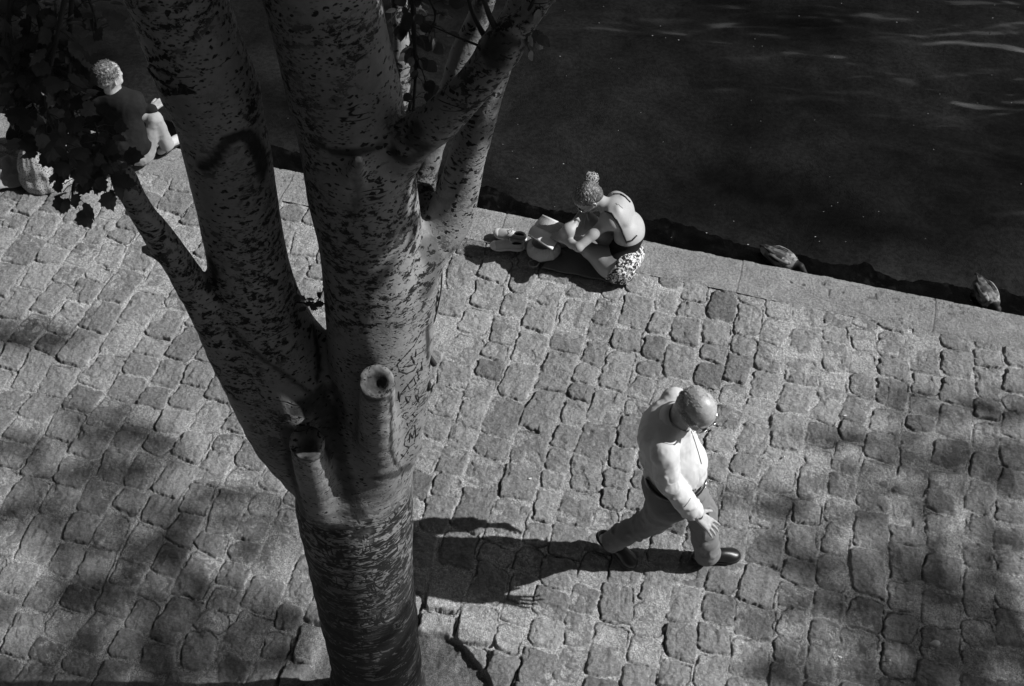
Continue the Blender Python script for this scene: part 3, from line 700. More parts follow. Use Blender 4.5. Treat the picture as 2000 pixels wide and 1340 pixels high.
# ---- the next trees along the quay, off to the right: their crowns throw the dappled shade on the setts
SH = [(60, 655, 75, 22, .9), (30, 870, 60, 25, .8), (200, 830, 60, 28, .9), (270, 880, 70, 35, .9), (180, 940, 110, 30, .55), (450, 990, 90, 26, .8), (330, 1010, 80, 26, .7), (220, 1080, 110, 30, .6), (80, 1020, 90, 30, .5), (520, 1060, 60, 30, .7),
      (300, 1150, 110, 30, .6), (120, 1190, 120, 35, .6), (480, 1180, 80, 30, .6), (560, 1250, 60, 40, .8), (400, 1270, 120, 35, .7), (200, 1290, 120, 30, .6), (50, 1310, 90, 30, .7), (320, 1060, 60, 20, .8),
      (1830, 800, 90, 16, .6), (1960, 790, 50, 20, .7), (1740, 765, 60, 12, .4), (1800, 878, 95, 26, .9), (1620, 850, 70, 16, .6), (1900, 935, 90, 24, .7), (1480, 968, 70, 18, .9), (1690, 940, 80, 18, .6), (1600, 1010, 70, 22, .6), (1960, 890, 60, 22, .8), (1780, 985, 80, 20, .5),
      (1530, 1075, 55, 22, .9), (1640, 1110, 70, 20, .7), (1760, 1095, 60, 16, .6), (1900, 1060, 80, 22, .6), (1760, 1180, 95, 34, 1.), (1900, 1160, 80, 30, .8), (1600, 1170, 70, 24, .6), (1700, 1250, 80, 22, .5), (1560, 1310, 80, 26, .8), (1840, 1270, 90, 28, .7), (1960, 1230, 50, 40, .8), (1950, 1310, 70, 30, .8), (1480, 1200, 50, 20, .4), (1720, 1320, 70, 22, .7)]
nt = [empty('quayside_tree', (7.6, 2.6, 0), 'leafy tree further along the quay past the right edge, shading the setts at lower right', 'tree', 'trees along the quay'),
      empty('quayside_tree', (5.2, 1.2, 0), 'leafy tree past the lower right corner, shading the setts at lower left', 'tree', 'trees along the quay')]
lm = [MB(), MB()]; wm = [MB(), MB()]
bases = [np.array([11.4, .9, 0.]), np.array([8.4, .7, 0.])]
for i in (0, 1):
    nt[i].location = bases[i]
    c = bases[i]; wm[i].tube(smooth_path([c, c+[.1, 0, 2.5], c+[-.1, .1, 5.5], c+[0, 0, 8.5], c+[.2, 0, 11]], 4), np.linspace(.24, .08, 17), 12)
for x, y, a, b, dn in SH:
    g = W(x, y, 0); i = 0 if x > 1000 else 1
    tdist = RNG.uniform(13.0, 15.0) if i == 0 else RNG.uniform(14, 16)
    c = g+SV*tdist
    ra = a*1.15/FPX*np.linalg.norm(g-CAM); rb = b*1.3/FPX*np.linalg.norm(g-CAM)/.75
    n = int(34*dn*(ra*rb)/.02)
    hub = bases[i]+[0, 0, c[2]-1.2]; wm[i].tube(smooth_path([hub, (hub+c)/2+[0, 0, -.15], c], 3), np.linspace(.05, .008, 7), 6)
    for _ in range(max(8, n)):
        an = RNG.uniform(0, 2*math.pi); rr = RNG.random()**.5
        p = c+np.array([math.cos(an)*rr*ra, math.sin(an)*rr*rb, 0])+SV*RNG.normal()*.35
        add_leaf(lm[i], p, rv()+[0, 0, -.3], rv()+SV*.7, .075*RNG.uniform(.7, 1.2), 1)
for i in (0, 1):
    lm[i].build('crown', M_LEAF, nt[i], False); wm[i].build('trunk', M_BARK2, nt[i])
# ------------------------------------------------------------------ people
def m_attr(name, rough=.6, var=.15, scale=60, bscale=250, bdist=.001, spec=.35, **kw):
    t = NT(name); c = t.co(); tone = t.n('ShaderNodeAttribute', attribute_name='tone').outputs['Fac']
    v = t.math('MULTIPLY', tone, t.math('MULTIPLY_ADD', t.noise(c, scale, 4), 1.4*var, .62-.7*var)); return t.bsdf(v, rough, t.noise(c, bscale, 3), .4, bdist, spec, **kw)
M_SKIN = mat_simple('skin_weathered', .42, .40, .55, 45, 300, .0008, .45, Subsurface_Weight=.0)
M_SKIN2 = mat_simple('skin_smooth', .42, .5, .10, 16, 260, .0006, .4)
M_SHIRT = mat_simple('light_cotton_shirt', .63, .9, .05, 20, 500, .0006, .1)
M_TROU = mat_simple('grey_cotton_trousers', .21, .92, .12, 30, 600, .0008, .1)
M_CHINO = mat_simple('pale_cotton_trousers', .34, .92, .1, 30, 600, .0008, .1)
M_BLACK = mat_simple('black_leather', .012, .35, .3, 40, 200, .001, .5)
M_DARKC = mat_simple('dark_knit', .018, .95, .3, 30, 400, .002, .1)
M_METAL = mat_simple('polished_metal', .7, .2, .1, 40, 100, .0003, .6, Metallic=.9)
M_LENS = mat_simple('dark_lens', .02, .05, .1, 10, 10, .0, .8)
M_GLASS = mat_simple('spectacle_lens', .35, .08, .1, 10, 10, .0, .8)
M_CANVAS = mat_simple('grey_canvas', .52, .85, .12, 60, 500, .001, .2)
M_RUBBER = mat_simple('white_rubber', .75, .45, .06, 30, 200, .0005, .4)
M_PAPER = mat_simple('book_paper', .85, .8, .08, 18, 150, .0004, .2)
M_ROPE = mat_simple('pale_cord', .5, .9, .15, 100, 300, .001, .2)
def m_hair(name, a, b, sc=(60, 60, 8)):
    t = NT(name); c = t.co(); n = t.noise(t.co(sc), 2.2, 4, .7, .6); v = t.ramp(n, .35, .68, a, b)
    return t.bsdf(v, .42, n, .9, .004, .5)
M_HAIR_W = m_hair('blonde_hair', .05, .16, (55, 30, 12)); M_HAIR_G = m_hair('grey_hair', .07, .30, (30, 30, 30)); M_HAIR_P = mat_simple('white_hair', .48, .5, .4, 90, 200, .001)
M_HAIR_B = mat_simple('blonde_strands', .62, .35, .9, 60, 200, .001, .6)
M_HAIR_S = m_hair('cropped_grey_hair', .26, .50, (60, 60, 60))
def m_pattern(name, sc, lo, hi, thr=.5):
    t = NT(name); c = t.co(); n = t.noise(c, sc, 3, .6, 1.2); v = t.ramp(n, thr-.02, thr+.03, lo, hi); v = t.math('MULTIPLY', v, t.ramp(t.noise(c, sc*2.3, 2), .38, .46, .25, 1.0))
    return t.bsdf(v, .85, t.noise(c, 300, 2), .3, .001, .15)
M_SHORTS = m_pattern('flower_printed_cotton', 38, .04, .75); 
def m_skirt():
    t = NT('speckled_skirt_cloth'); c = t.co(); v = t.voro(c, 95); d = t.ramp(v.outputs['Distance'], .30, .42, .03, .42)
    return t.bsdf(d, .85, t.noise(c, 200, 2), .3, .001, .15)
M_SKIRT = m_skirt()
M_CARD = mat_simple('dark_cardigan', .016, .95, .3, 30, 300, .002, .1)
M_TOWEL = mat_simple('beach_towel', .24, .95, .12, 40, 350, .003, .1)
M_TOWEL2 = mat_simple('pale_jacket_cloth', .32, .95, .12, 30, 250, .003, .1)

def norm(v): v = np.array(v, float); return v/np.linalg.norm(v)
def hand(sd, wrist, fdir, back, side, L=.185, curl=(.25, .3, .35, .4, .3), spread=.10, r=.0085, k=.007):
    """palm with four fingers and a thumb; side = direction of the thumb"""
    f = norm(fdir); b = norm(back-f*np.dot(back, f)); s = norm(np.cross(b, f)); s = s if s@side > 0 else -s
    w = np.array(wrist, float); pl = L*.52
    for o in (-.024, -.008, .009, .025):
        sd.cone(w+s*o*.6, w+f*pl+s*o*1.15, .0145, .0115, .012)
    sd.cone(w-f*.02, w+f*.02, .024, .02, .012)
    for i, (o, fl) in enumerate(((.030, .42), (.010, .47), (-.010, .44), (-.029, .35))):
        p = w+f*(pl-.006-.004*abs(i-1))+s*o; d = norm(f+s*spread*(1.5-i)*.8); a = curl[i]
        for j, seg in enumerate((.45, .30, .25)):
            d = norm(d*math.cos(a)-b*math.sin(a)); q = p+d*L*fl*seg*1.05; sd.cone(p, q, r*(1-.1*j), r*(.93-.1*j), .003); p = q; a = curl[i]*.9
    p = w+f*.022+s*.024; d = norm(f*.75+s*.62-b*.25)
    for j, seg in enumerate((.040, .032, .026)):
        q = p+d*seg; sd.cone(p, q, .0135-.002*j, .0115-.0018*j, k if j == 0 else .004); p = q; d = norm(d+f*curl[4]-b*curl[4]*.4)
def head(sd, c, R, s=1.0, female=False):
    """a head with face; local x looks ahead, z up"""
    c = np.array(c, float); P_ = lambda x, y, z: c+R@(np.array([x, y, z])*s)
    E_ = lambda x, y, z, a, b, d, k=.02, sub=False: sd.ell(P_(x, y, z), np.array([a, b, d])*s, k*s, R, sub)
    E_(-.008, 0, .025, .098, .078, .092); E_(.025, 0, -.035, .066, .062, .075, .03); E_(.045, 0, -.085, .040, .044, .032, .02)
    E_(.075, 0, .018, .022, .056, .016, .014)                       # brow
    for y in (-.03, .03):
        E_(.094, y, -.004, .016, .019, .013, .012, True); E_(.077, y, -.005, .014, .014, .013, .003)   # socket, eyeball
        E_(.068, y*1.35, -.035, .022, .02, .02, .02)                # cheek
        E_(-.006, y*2.66, -.012, .017, .008, .030, .005); E_(-.002, y*2.78, -.012, .010, .006, .019, .003, True)  # ear
    sd.cone(P_(.087, 0, .006), P_(.111, 0, -.034), .009*s, .013*s, .008*s); E_(.096, -.011, -.036, .011, .008, .008, .005); E_(.096, .011, -.036, .011, .008, .008, .005)
    E_(.086, 0, -.060, .012, .024, .006, .004); E_(.085, 0, -.072, .012, .020, .006, .004); E_(.098, 0, -.066, .014, .022, .0022, .002, True)
    E_(.076, 0, -.098, .018, .022, .016, .014)
    return P_
def glasses(name, P_, R, s, parent, dark=True, lens=M_LENS, frame_m=M_METAL):
    mb = MB()
    for y in (-.032, .032):
        ring = [P_(.108-abs(math.cos(a)*.024+abs(y)-.032)*.3, y+.026*math.cos(a), -.008+.020*math.sin(a)) for a in np.linspace(0, 2*math.pi, 17)]
        mb.tube(ring, .0024*s, 5, False)
    mb.tube([P_(.112, -.008, -.004), P_(.114, 0, -.002), P_(.112, .008, -.004)], .0018*s, 5)
    for y in (-1, 1): mb.tube([P_(.100, y*.057, -.004), P_(.085, y*.078, -.003), P_(.03, y*.085, -.002), P_(-.01, y*.087, 0), P_(-.03, y*.084, -.018)], .0019*s, 5)
    g = mb.build(name, frame_m, parent)
    ml = MB()
    for y in (-.032, .032):
        ml.slab([P_(.106-abs(math.cos(a)*.024)*.15, y+.025*math.cos(a), -.008+.019*math.sin(a)) for a in np.linspace(0, 2*math.pi, 16, endpoint=False)], .0015, R[:, 0])
    ml.build('lens', lens, g, False); return g
def ring_mesh(pts_in, pts_out, z0, z1): pass
def strip(mb, A, B, thick=.002):
    """a cloth strip between two polylines, with thickness"""
    A = [np.array(a) for a in A]; B = [np.array(b) for b in B]; n = len(A); vs = []
    for a, b in zip(A, B):
        vs += [a, b]
    nr = []
    for i in range(n):
        t_ = A[min(i+1, n-1)]-A[max(i-1, 0)]; w = B[i]-A[i]; nr.append(norm(np.cross(t_, w)))
    vs2 = []
    for i in range(n): vs2 += [A[i]+nr[i]*thick, B[i]+nr[i]*thick]
    m = 2*n; q = []
    for i in range(n-1):
        a = 2*i; q += [(a, a+1, a+3, a+2), (m+a, m+a+2, m+a+3, m+a+1), (a, a+2, m+a+2, m+a), (a+1, m+a+1, m+a+3, a+3)]
    q += [(0, m, m+1, 1), (2*n-2, 2*n-1, m+2*n-1, m+2*n-2)]
    mb.add(vs+vs2, q)
def shoe(name, heel, toe, mat, parent, label=None, L=.29, hgt=1.0, open_top=False, sole=None, lace=M_ROPE, roll=0):
    """lace-up shoe from heel to toe"""
    heel = np.array(heel, float); toe = np.array(toe, float); x = norm(toe-heel); z = norm(np.array([0, 0, 1])-x*x[2]); R = frame(z, x); s = L/.29; c = (heel+toe)/2
    Pl = lambda a, b, d: c+R@(np.array([a, b, d])*s)
    lo = c-.19*s; hi = c+.19*s
    sd = SDF(lo, hi, .004)
    sd.ell(Pl(.085, 0, .028), np.array([.062, .047, .034])*s, .02, R); sd.ell(Pl(.02, 0, .040), np.array([.085, .040, .046*hgt])*s, .02, R); sd.ell(Pl(-.085, 0, .042), np.array([.056, .038, .052*hgt])*s, .02, R)
    if open_top: sd.ell(Pl(-.078, 0, .10), np.array([.058, .027, .062])*s, .006, R, True)
    sd.plane_cut(Pl(0, 0, .008), -R[:, 2])
    o = sd.mesh(name, mat, parent)
    if label: o['label'] = label
    ss = SDF(lo, hi, .004); ss.ell(Pl(.085, 0, .010), np.array([.066, .050, .016])*s, .03, R); ss.ell(Pl(.0, 0, .010), np.array([.10, .040, .016])*s, .03, R); ss.ell(Pl(-.09, 0, .010), np.array([.055, .041, .016])*s, .03, R); ss.plane_cut(Pl(0, 0, 0), -R[:, 2])
    ss.mesh('sole', sole or mat, o if parent is not None or True else None)
    ml = MB()
    for i in range(5):
        a = .058-.019*i; h = .062+.012*i*hgt+.004; ml.tube(smooth_path([Pl(a, -.020, h-.012), Pl(a+.006, 0, h), Pl(a, .020, h-.012)], 3), .0022*s, 5)
    ml.tube(smooth_path([Pl(-.02, 0, .096*hgt), Pl(-.01, -.03, .10*hgt), Pl(.015, -.045, .075), Pl(.0, -.02, .09*hgt), Pl(-.02, 0, .096*hgt), Pl(-.01, .03, .10*hgt), Pl(.02, .04, .075)], 4), .0020*s, 5)
    ml.build('laces', lace, o)
    return o, Pl, R, s
def crease(amp, sc, seed, stretch=(1, 1, 1), w=.10):
    def f(x, y, z):
        n = vn3(x*sc*stretch[0], y*sc*stretch[1], z*sc*stretch[2], seed); m = sstep(-.2, .5, vn3(x*sc*.6, y*sc*.6, z*sc*.6, seed+7))
        return amp*(np.exp(-(n/w)**2)-.6*np.exp(-((n-.25)/w)**2))*m
    return f
def folds(amp, sc, seed, stretch=(1, 1, 1)):
    def f(x, y, z):
        n = vn3(x*sc*stretch[0], y*sc*stretch[1], z*sc*stretch[2], seed); n2 = vn3(x*sc*2.3*stretch[0]+n, y*sc*2.3*stretch[1], z*sc*2.3*stretch[2], seed+1)
        return amp*((1-np.abs(n)*2)+.45*(1-np.abs(n2)*2))*-.6
    return f

# ============ the walking man
man = empty('person', (.87, 3.6, 0), 'bald older man in light shirt and glasses striding across the cobbles', 'person')
FZ = D2R(-18); BR = Rz(FZ); bf = BR[:, 0]; bl = BR[:, 1]
pel = W(1314, 938, .93); che = W(1306, 862, 1.22); nek = W(1324, 818, 1.42); hc = W(1361, 799, 1.585)
belly = W(1316, 903, 1.07)
rsh = np.array([.765, 3.45, 1.365]); lsh = np.array([.84, 3.77, 1.37])
relb = W(1304, 938, 1.16); rwri = W(1358, 1003, .93); lelb = np.array([.80, 3.83, 1.10]); lwri = np.array([.84, 3.84, .87])
rhip = pel+np.array([-.01, -.085, -.03]); lhip = pel+np.array([.02, .085, -.03])
lkn = W(1372, 1003, .50); lank = W(1381, 1080, .10); rkn = W(1280, 1012, .49); rank = W(1192, 1058, .155)
lheel = W(1350, 1093, .012); ltoe = W(1441, 1088, .012); rheel = W(1172, 1048, .085); rtoe = W(1232, 1101, .012)
LO = (.35, 3.05, -.02); HI = (1.5, 4.05, 1.78)
sd = SDF(LO, HI, .0052)
sd.chain([pel, belly, che], [.12, .115, .125], .05); sd.cone(rsh, lsh, .06, .06, .05); sd.cone(che, nek, .10, .062, .05)
HR = Rz(D2R(-50)) @ Ry(D2R(33))
sd.cone(nek-[0, 0, .03], hc-HR[:, 2]*.07-HR[:, 0]*.035, .060, .056, .03)
HP = head(sd, hc, HR, 1.03)
for a, b, c in ((rsh, relb, rwri), (lsh, lelb, lwri)): sd.chain([a, b], [.052, .040], .03); sd.chain([b, c], [.040, .026], .02)
for a, b, c, t_, h_ in ((rhip, rkn, rank, rtoe, rheel), (lhip, lkn, lank, ltoe, lheel)):
    sd.chain([a, b, c], [.085, .055, .040], .03); sd.chain([c, (c+h_)/2+[0, 0, .01], (t_+h_)/2+[0, 0, .035], t_*.8+h_*.2+[0, 0, .025]], [.038, .032, .030, .024], .02)
fk = W(1390, 1028, .855)
hand(sd, rwri, fk-rwri, norm([.25, -.35, .9]), np.array([.1, .9, .1]), .205, (.18, .22, .20, .15, .1), .14)
hand(sd, lwri, norm([.35, 0, -.95]), norm([.1, .95, 0]), np.array([.9, 0, .3]), .19, (.4, .45, .5, .5, .3))
body = sd.mesh('body', M_SKIN, man)
# fringe of cropped hair round the sides and back
sh_ = SDF(hc-.16, hc+.16, .0045)
for y in (-1, 1):
    sh_.ell(HP(-.045, y*.045, .005), (.058, .038, .042), .02, HR)
sh_.ell(HP(-.07, 0, -.002), (.038, .066, .040), .02, HR)
sh_.displace(lambda x, y, z: .004*vn3(x*110, y*110, z*110, 3))
hm_ = sh_.mesh('hair', M_HAIR_S, man); mb = MB()
for i in range(2600):
    a = RNG.uniform(D2R(48), D2R(312)); zz = RNG.uniform(-.05, .045 if abs(a-math.pi) < 1.6 else .03); fl = 1-(zz/.11)**2
    p = HP(-.008+.097*math.cos(a)*fl**.5, .078*math.sin(a)*fl**.5, .012+zz); d = norm(p-hc)*.35+HR@np.array([-.25, 0, -.75])+rv()*.5
    mb.tube([p, p+norm(d)*RNG.uniform(.008, .016)], [.0014, .0008], 3, False)
for i in range(240):
    a = RNG.uniform(0, 2*math.pi); e = RNG.uniform(.2, 1.2); p = HP(-.008+.098*math.cos(e)*math.cos(a), .078*math.cos(e)*math.sin(a), .025+.092*math.sin(e)); mb.tube([p, p+HR@np.array([-.010, RNG.normal()*.004, .0015])], [.0011, .0006], 3, False)
tag(mb.build('short_hairs', M_HAIR_P, hm_), kind='stuff')
glasses('glasses', HP, HR, 1.06, man, lens=M_GLASS)
# shirt
ss = SDF(LO, HI, .0055)
ss.ell(belly+bf*.022-[0, 0, .01], (.158, .158, .155), .04, BR); ss.ell(che-bf*.005, (.125, .160, .18), .04, BR); ss.ell((che+belly)/2, (.140, .156, .15), .04, BR)
ss.cone(rsh+[0, 0, -.004], lsh+[0, 0, -.004], .066, .066, .03); ss.cone(che+[0, 0, .10], nek-[0, 0, .03], .12, .085, .06)
ss.ell(che-bf*.07+[0, 0, .08], (.085, .15, .12), .05, BR)
ss.chain([rsh, relb*.6+rsh*.4, relb, relb*.45+rwri*.55, rwri*.9+relb*.1], [.070, .064, .060, .058, .052], .012)
ss.chain([lsh, relb*0+lelb, lwri*.9+lelb*.1], [.066, .055, .044], .012)
ss.ell(belly-[0, 0, .10]+bf*.01, (.150, .158, .07), .03, BR)
f1 = folds(.010, 5.5, 41, (1, 1, .55)); f2 = folds(.006, 14, 43, (1.3, 1.3, .5))
f3_ = crease(.008, 9, 301, (1.2, 1.2, .45), .11); f4_ = crease(.008, 17, 311, (1., 1., .9), .14)
def shirt_d(x, y, z):
    arm = sstep(.13, .07, np.sqrt((x-(relb[0]+.03))**2+(y-relb[1])**2)); dr = np.sin(z*62+vn3(x*12, y*12, z*9, 9)*3.2+x*18)
    return f1(x, y, z)*.7*sstep(1.46, 1.36, z)+f2(x, y, z)*.9+f3_(x, y, z)*(1-arm)*sstep(1.40, 1.25, z)+f4_(x, y, z)*.25*sstep(1.42, 1.3, z)
# drapery: raised folds wound round the sleeve, fanned from the armpit and hanging down the back
def armpt(t, ang, rr):
    a, b = (rsh, relb) if t < .5 else (relb, rwri); f = t*2 if t < .5 else t*2-1; ax = norm(b-a); c = a*(1-f)+b*f
    u = norm(np.cross(ax, [0, 0, 1.])); w = np.cross(ax, u); return c+(u*math.cos(ang)+w*math.sin(ang))*rr
rf = np.random.default_rng(77)
for i in range(17):
    t0 = .12+.82*i/17+rf.uniform(-.02, .02); a0 = rf.uniform(0, 6.28); sw_ = rf.uniform(1.2, 2.6)*rf.choice([-1, 1]); dt = rf.uniform(.03, .12)
    pts = [armpt(min(.97, t0+dt*f), a0+sw_*f, .056-.012*t0) for f in np.linspace(0, 1, 6)]
    ss.chain(pts, [.004, .010, .013, .012, .009, .004], .006)
def torpt(h, ph, o=0.0):
    f = (h-belly[2])/(che[2]-belly[2]); c = belly*(1-f)+che*f; rx = .148 if f < .6 else .13; ry = .156
    return np.array([c[0], c[1], h])+bf*(.02*(1-f)+rx+o)*math.cos(ph)+bl*(ry+o)*math.sin(ph)
for h0, p0, h1, p1 in ((1.27, -1.0, 1.10, -.35), (1.24, -1.05, 1.02, -.6), (1.30, -.9, 1.20, -.2), (1.20, -1.2, .98, -1.0), (1.22, -2.2, 1.0, -2.5), (1.28, -2.5, 1.0, -2.9), (1.25, 3.0, 1.0, 2.9), (1.18, -.1, 1.05, -.5)):
    pts = [torpt(h0+(h1-h0)*f, p0+(p1-p0)*f+.06*math.sin(f*5), -.004) for f in np.linspace(0, 1, 7)]; ss.chain(pts, [.003, .008, .012, .012, .010, .007, .003], .012)
ss.displace(shirt_d)
ss.plane_cut(belly-[0, 0, .145], (0, 0, -1))
ss.cone(nek-[0, 0, .05], nek+norm(hc-nek)*.12, .062, .062, .004, True)
# open neck
ss.cone(nek+bf*.06-[0, 0, .03], nek+bf*.16-[0, 0, .10], .035, .012, .006, True)
shirt = ss.mesh('shirt', M_SHIRT, man)
# collar: a band that stands off the neck and folds out
mb = MB(); A = []; B = []; Cc = []
nd = norm(hc-nek); nc = nek-nd*.005
u_ = norm(bf-nd*(bf@nd)); v_ = np.cross(nd, u_)
for a in np.linspace(D2R(24), D2R(336), 30):
    d = u_*math.cos(a)+v_*math.sin(a); fr = max(0, math.cos(a))
    A.append(nc+nd*(.046-.055*fr)+d*(.076+.012*fr)); B.append(nc-nd*(.012+.060*fr)+d*(.098+.036*fr)+u_*.012*fr)
    Cc.append(nc-nd*(.02+.055*fr)+d*(.080+.02*fr))
strip(mb, A, B, .003); strip(mb, Cc, A, .002); mb.build('collar', M_SHIRT, shirt)
# cuff of the right sleeve and shirt front
def band(name, a, b, ra, rb, mat, parent, n=20, th=.004):
    a = np.array(a); b = np.array(b); d = norm(b-a); u = norm(np.cross(d, [0.1, .2, 1])); w = np.cross(d, u); mb = MB(); A = []; B = []
    for t in np.linspace(0, 2*math.pi, n+1):
        e = u*math.cos(t)+w*math.sin(t); A.append(a+e*ra); B.append(b+e*rb)
    strip(mb, A, B, th); return mb.build(name, mat, parent)
fd = norm(rwri-relb)
band('cuff', rwri-fd*.065, rwri-fd*.005, .050, .047, M_SHIRT, shirt)
fb = lambda h, o=0: None
def front_line(name, pts, mat, parent, rad, body_o):
    bvh = BVHTree.FromPolygons([body_o.parent.matrix_basis @ v.co for v in body_o.data.vertices], [p.vertices[:] for p in body_o.data.polygons])
    mb = MB(); run = []
    for i in range(len(pts)-1):
        n = max(2, int(math.dist(pts[i], pts[i+1])/3))
        for j in range(n+1):
            x = pts[i][0]+(pts[i+1][0]-pts[i][0])*j/n; y = pts[i][1]+(pts[i+1][1]-pts[i][1])*j/n
            h = bvh.ray_cast(Vector(CAM), Vector(ray(x, y)).normalized())
            if h[0] is not None:
                q = np.array(h[0]-Vector(ray(x, y)).normalized()*rad*1.0)
                if run and np.linalg.norm(q-run[-1]) < 1e-4: continue
                run.append(q)
    if len(run) > 1: mb.tube(run, rad, 6); return mb.build(name, mat, parent)
front_line('placket_shadow', [(1350, 842), (1357, 862), (1364, 884), (1370, 906)], M_DARKC, shirt, .0022, shirt)  # dark tube drawing the shadow line along the shirt's front edge
front_line('seam', [(1349, 973), (1344, 981), (1337, 990)], M_TROU, shirt, .0016, shirt)
# watch on the right wrist
wa = rwri+fd*.004
wt_ = band('watch', wa-fd*.009, wa+fd*.009, .0305, .030, M_METAL, man, 18, .004)
wn_ = norm([.15, -.55, .8]); wn_ = norm(wn_-fd*(wn_@fd)); wc = wa+wn_*.033; wu = np.cross(wn_, fd); mb = MB()
mb.slab([wc+(fd*math.cos(a)+wu*math.sin(a))*.0185 for a in np.linspace(0, 2*math.pi, 20, endpoint=False)], .008, wn_); mb.build('watch_case', M_METAL, wt_, False)
mb = MB(); mb.slab([wc+wn_*.0085+(fd*math.cos(a)+wu*math.sin(a))*.014 for a in np.linspace(0, 2*math.pi, 20, endpoint=False)], .0012, wn_); mb.build('watch_face', M_LENS, wt_, False)
# trousers
st = SDF(LO, HI, .0055)
st.ell(pel-[0, 0, .005], (.150, .168, .125), .04, BR); st.cone(pel, pel+[0, 0, .06], .13, .135, .05)
st.ell(pel-bf*.055-[0, 0, .06], (.095, .14, .11), .04, BR)
st.chain([rhip-[0, 0, .04], rkn*.5+rhip*.5, rkn, rkn*.4+rank*.6, rank+norm(rank-rkn)*.01], [.112, .100, .080, .066, .062], .03)
st.chain([lhip-[0, 0, .04], lkn*.5+lhip*.5, lkn, lkn*.4+lank*.6, lank+norm(lank-lkn)*.01], [.108, .096, .080, .072, .074], .03)
g1 = folds(.009, 6, 51, (1, 1, .7)); g2 = folds(.004, 15, 53)
rf = np.random.default_rng(79)
for a, b, ra_, rb_ in ((rhip, rkn, .098, .078), (rkn, rank, .078, .064), (lhip, lkn, .096, .078), (lkn, lank, .078, .070)):
    ax = norm(b-a); u = norm(np.cross(ax, [0, 1., .2])); w = np.cross(ax, u)
    for i in range(7):
        t0 = rf.uniform(.1, .85); a0 = rf.uniform(0, 6.28); sw_ = rf.uniform(.8, 2.0)*rf.choice([-1, 1]); dt = rf.uniform(-.12, .16); pts = []
        for f in np.linspace(0, 1, 6):
            t = min(.95, max(.02, t0+dt*f)); r_ = ra_*(1-t)+rb_*t; an = a0+sw_*f; pts.append(a*(1-t)+b*t+(u*math.cos(an)+w*math.sin(an))*(r_-.006))
        st.chain(pts, [.004, .010, .013, .012, .009, .004], .010)
g3 = crease(.008, 8, 321, (1.2, 1.2, .6), .12); g4 = crease(.007, 18, 331, (1, 1, 1.2), .15)
def tr_d(x, y, z):
    kn = np.exp(-((z-.42)/.16)**2)+np.exp(-((z-.84)/.08)**2)*.7+np.exp(-((z-.16)/.06)**2)*.8
    return g1(x, y, z)*.8+g2(x, y, z)*.7+.0016*kn*np.sin(z*75+x*35+3*vn3(x*9, y*9, z*9, 55))+g3(x, y, z)+g4(x, y, z)*(.4+kn*.6)
st.displace(tr_d)
ld = norm(lank-lkn); rd = norm(rank-rkn)
st.plane_cut(lank+ld*.045, ld, .2); st.plane_cut(rank+rd*.005, rd, .2)
st.plane_cut(pel+[0, 0, .075], (0, 0, 1))
trs = st.mesh('trousers', M_TROU, man)
# belt
mb = MB(); A = []; B = []
for t in np.linspace(0, 2*math.pi, 41):
    e = bf*math.cos(t)*.166+bl*math.sin(t)*.174; A.append(pel+bf*.008+e+[0, 0, .045]); B.append(pel+bf*.008+e*.985+[0, 0, .078])
strip(mb, A, B, -.004); bt = mb.build('belt', M_BLACK, man)
mb = MB(); c = pel+bf*.176+[0, 0, .061]; mb.tube([c+bl*.022+[0, 0, .017], c-bl*.022+[0, 0, .017], c-bl*.022-[0, 0, .017], c+bl*.022-[0, 0, .017], c+bl*.022+[0, 0, .017]], .003, 6); mb.build('buckle', M_METAL, bt)
shoe('shoe', lheel, ltoe, M_BLACK, man, None, .30, .9, False, M_BLACK, M_BLACK)
shoe('shoe', rheel, rtoe, M_BLACK, man, None, .30, .9, False, M_BLACK, M_BLACK)

# ============ the woman reading
wom = empty('person', (.72, 5.95, 0), 'young woman with hair in a bun and flowered shorts, sitting reading on the quay edge', 'person')
wp = W(1218, 497, .15); wmid = W(1229, 448, .34); wup = W(1207, 414, .47); wnk = W(1176, 398, .515); wh = W(1149, 386, .57)
nsh = W(1186, 433, .445); fsh = W(1202, 390, .455); nel = W(1130, 483, .33); nwr = W(1098, 467, .275)
fel = W(1168, 402, .28); fwr = W(1141, 410, .43)
nhip = wp+np.array([-.03, -.10, -.03]); fhip = wp+np.array([-.01, .10, -.03])
nkn = W(1152, 490, .15); nank = W(1122, 464, .06); fkn = W(1112, 451, .34); fth = W(1152, 437, .30); fank = W(1096, 470, .07)
LO = (.0, 5.60, -.01); HI = (1.05, 6.50, .80)
sd = SDF(LO, HI, .0042)
tf = norm([-.93, .36, 0]); TRm = frame(norm(wup-wmid), tf)
def torso(S_, g=0.0, k=.03):
    S_.ell(wp, (.125+g, .155+g, .105+g), k, frame(norm(wmid-wp), tf)); S_.ell(wp*.5+wmid*.5, (.092+g, .122+g, .13+g), k, frame(norm(wmid-wp), tf))
    S_.ell(wmid, (.096+g, .145+g, .13+g), k, TRm); S_.ell(wup, (.082+g, .158+g, .11+g), k, TRm)
torso(sd)
sd.cone(nsh, fsh, .048, .048, .05); sd.cone(nsh, wup, .045, .07, .05); sd.cone(fsh, wup, .045, .07, .05)
sd.ell(wup+TRm[:, 0]*-.055+TRm[:, 1]*.055, (.03, .05, .08), .03, TRm); sd.ell(wup+TRm[:, 0]*-.055-TRm[:, 1]*.055, (.03, .05, .08), .03, TRm)
WR = Rz(D2R(180-(-22))) @ Ry(D2R(40))
sd.cone(wup, wnk, .055, .045, .04); sd.cone(wnk, wh-WR[:, 2]*.05-WR[:, 0]*.03, .046, .046, .03)
HPw = head(sd, wh, WR, .93, True)
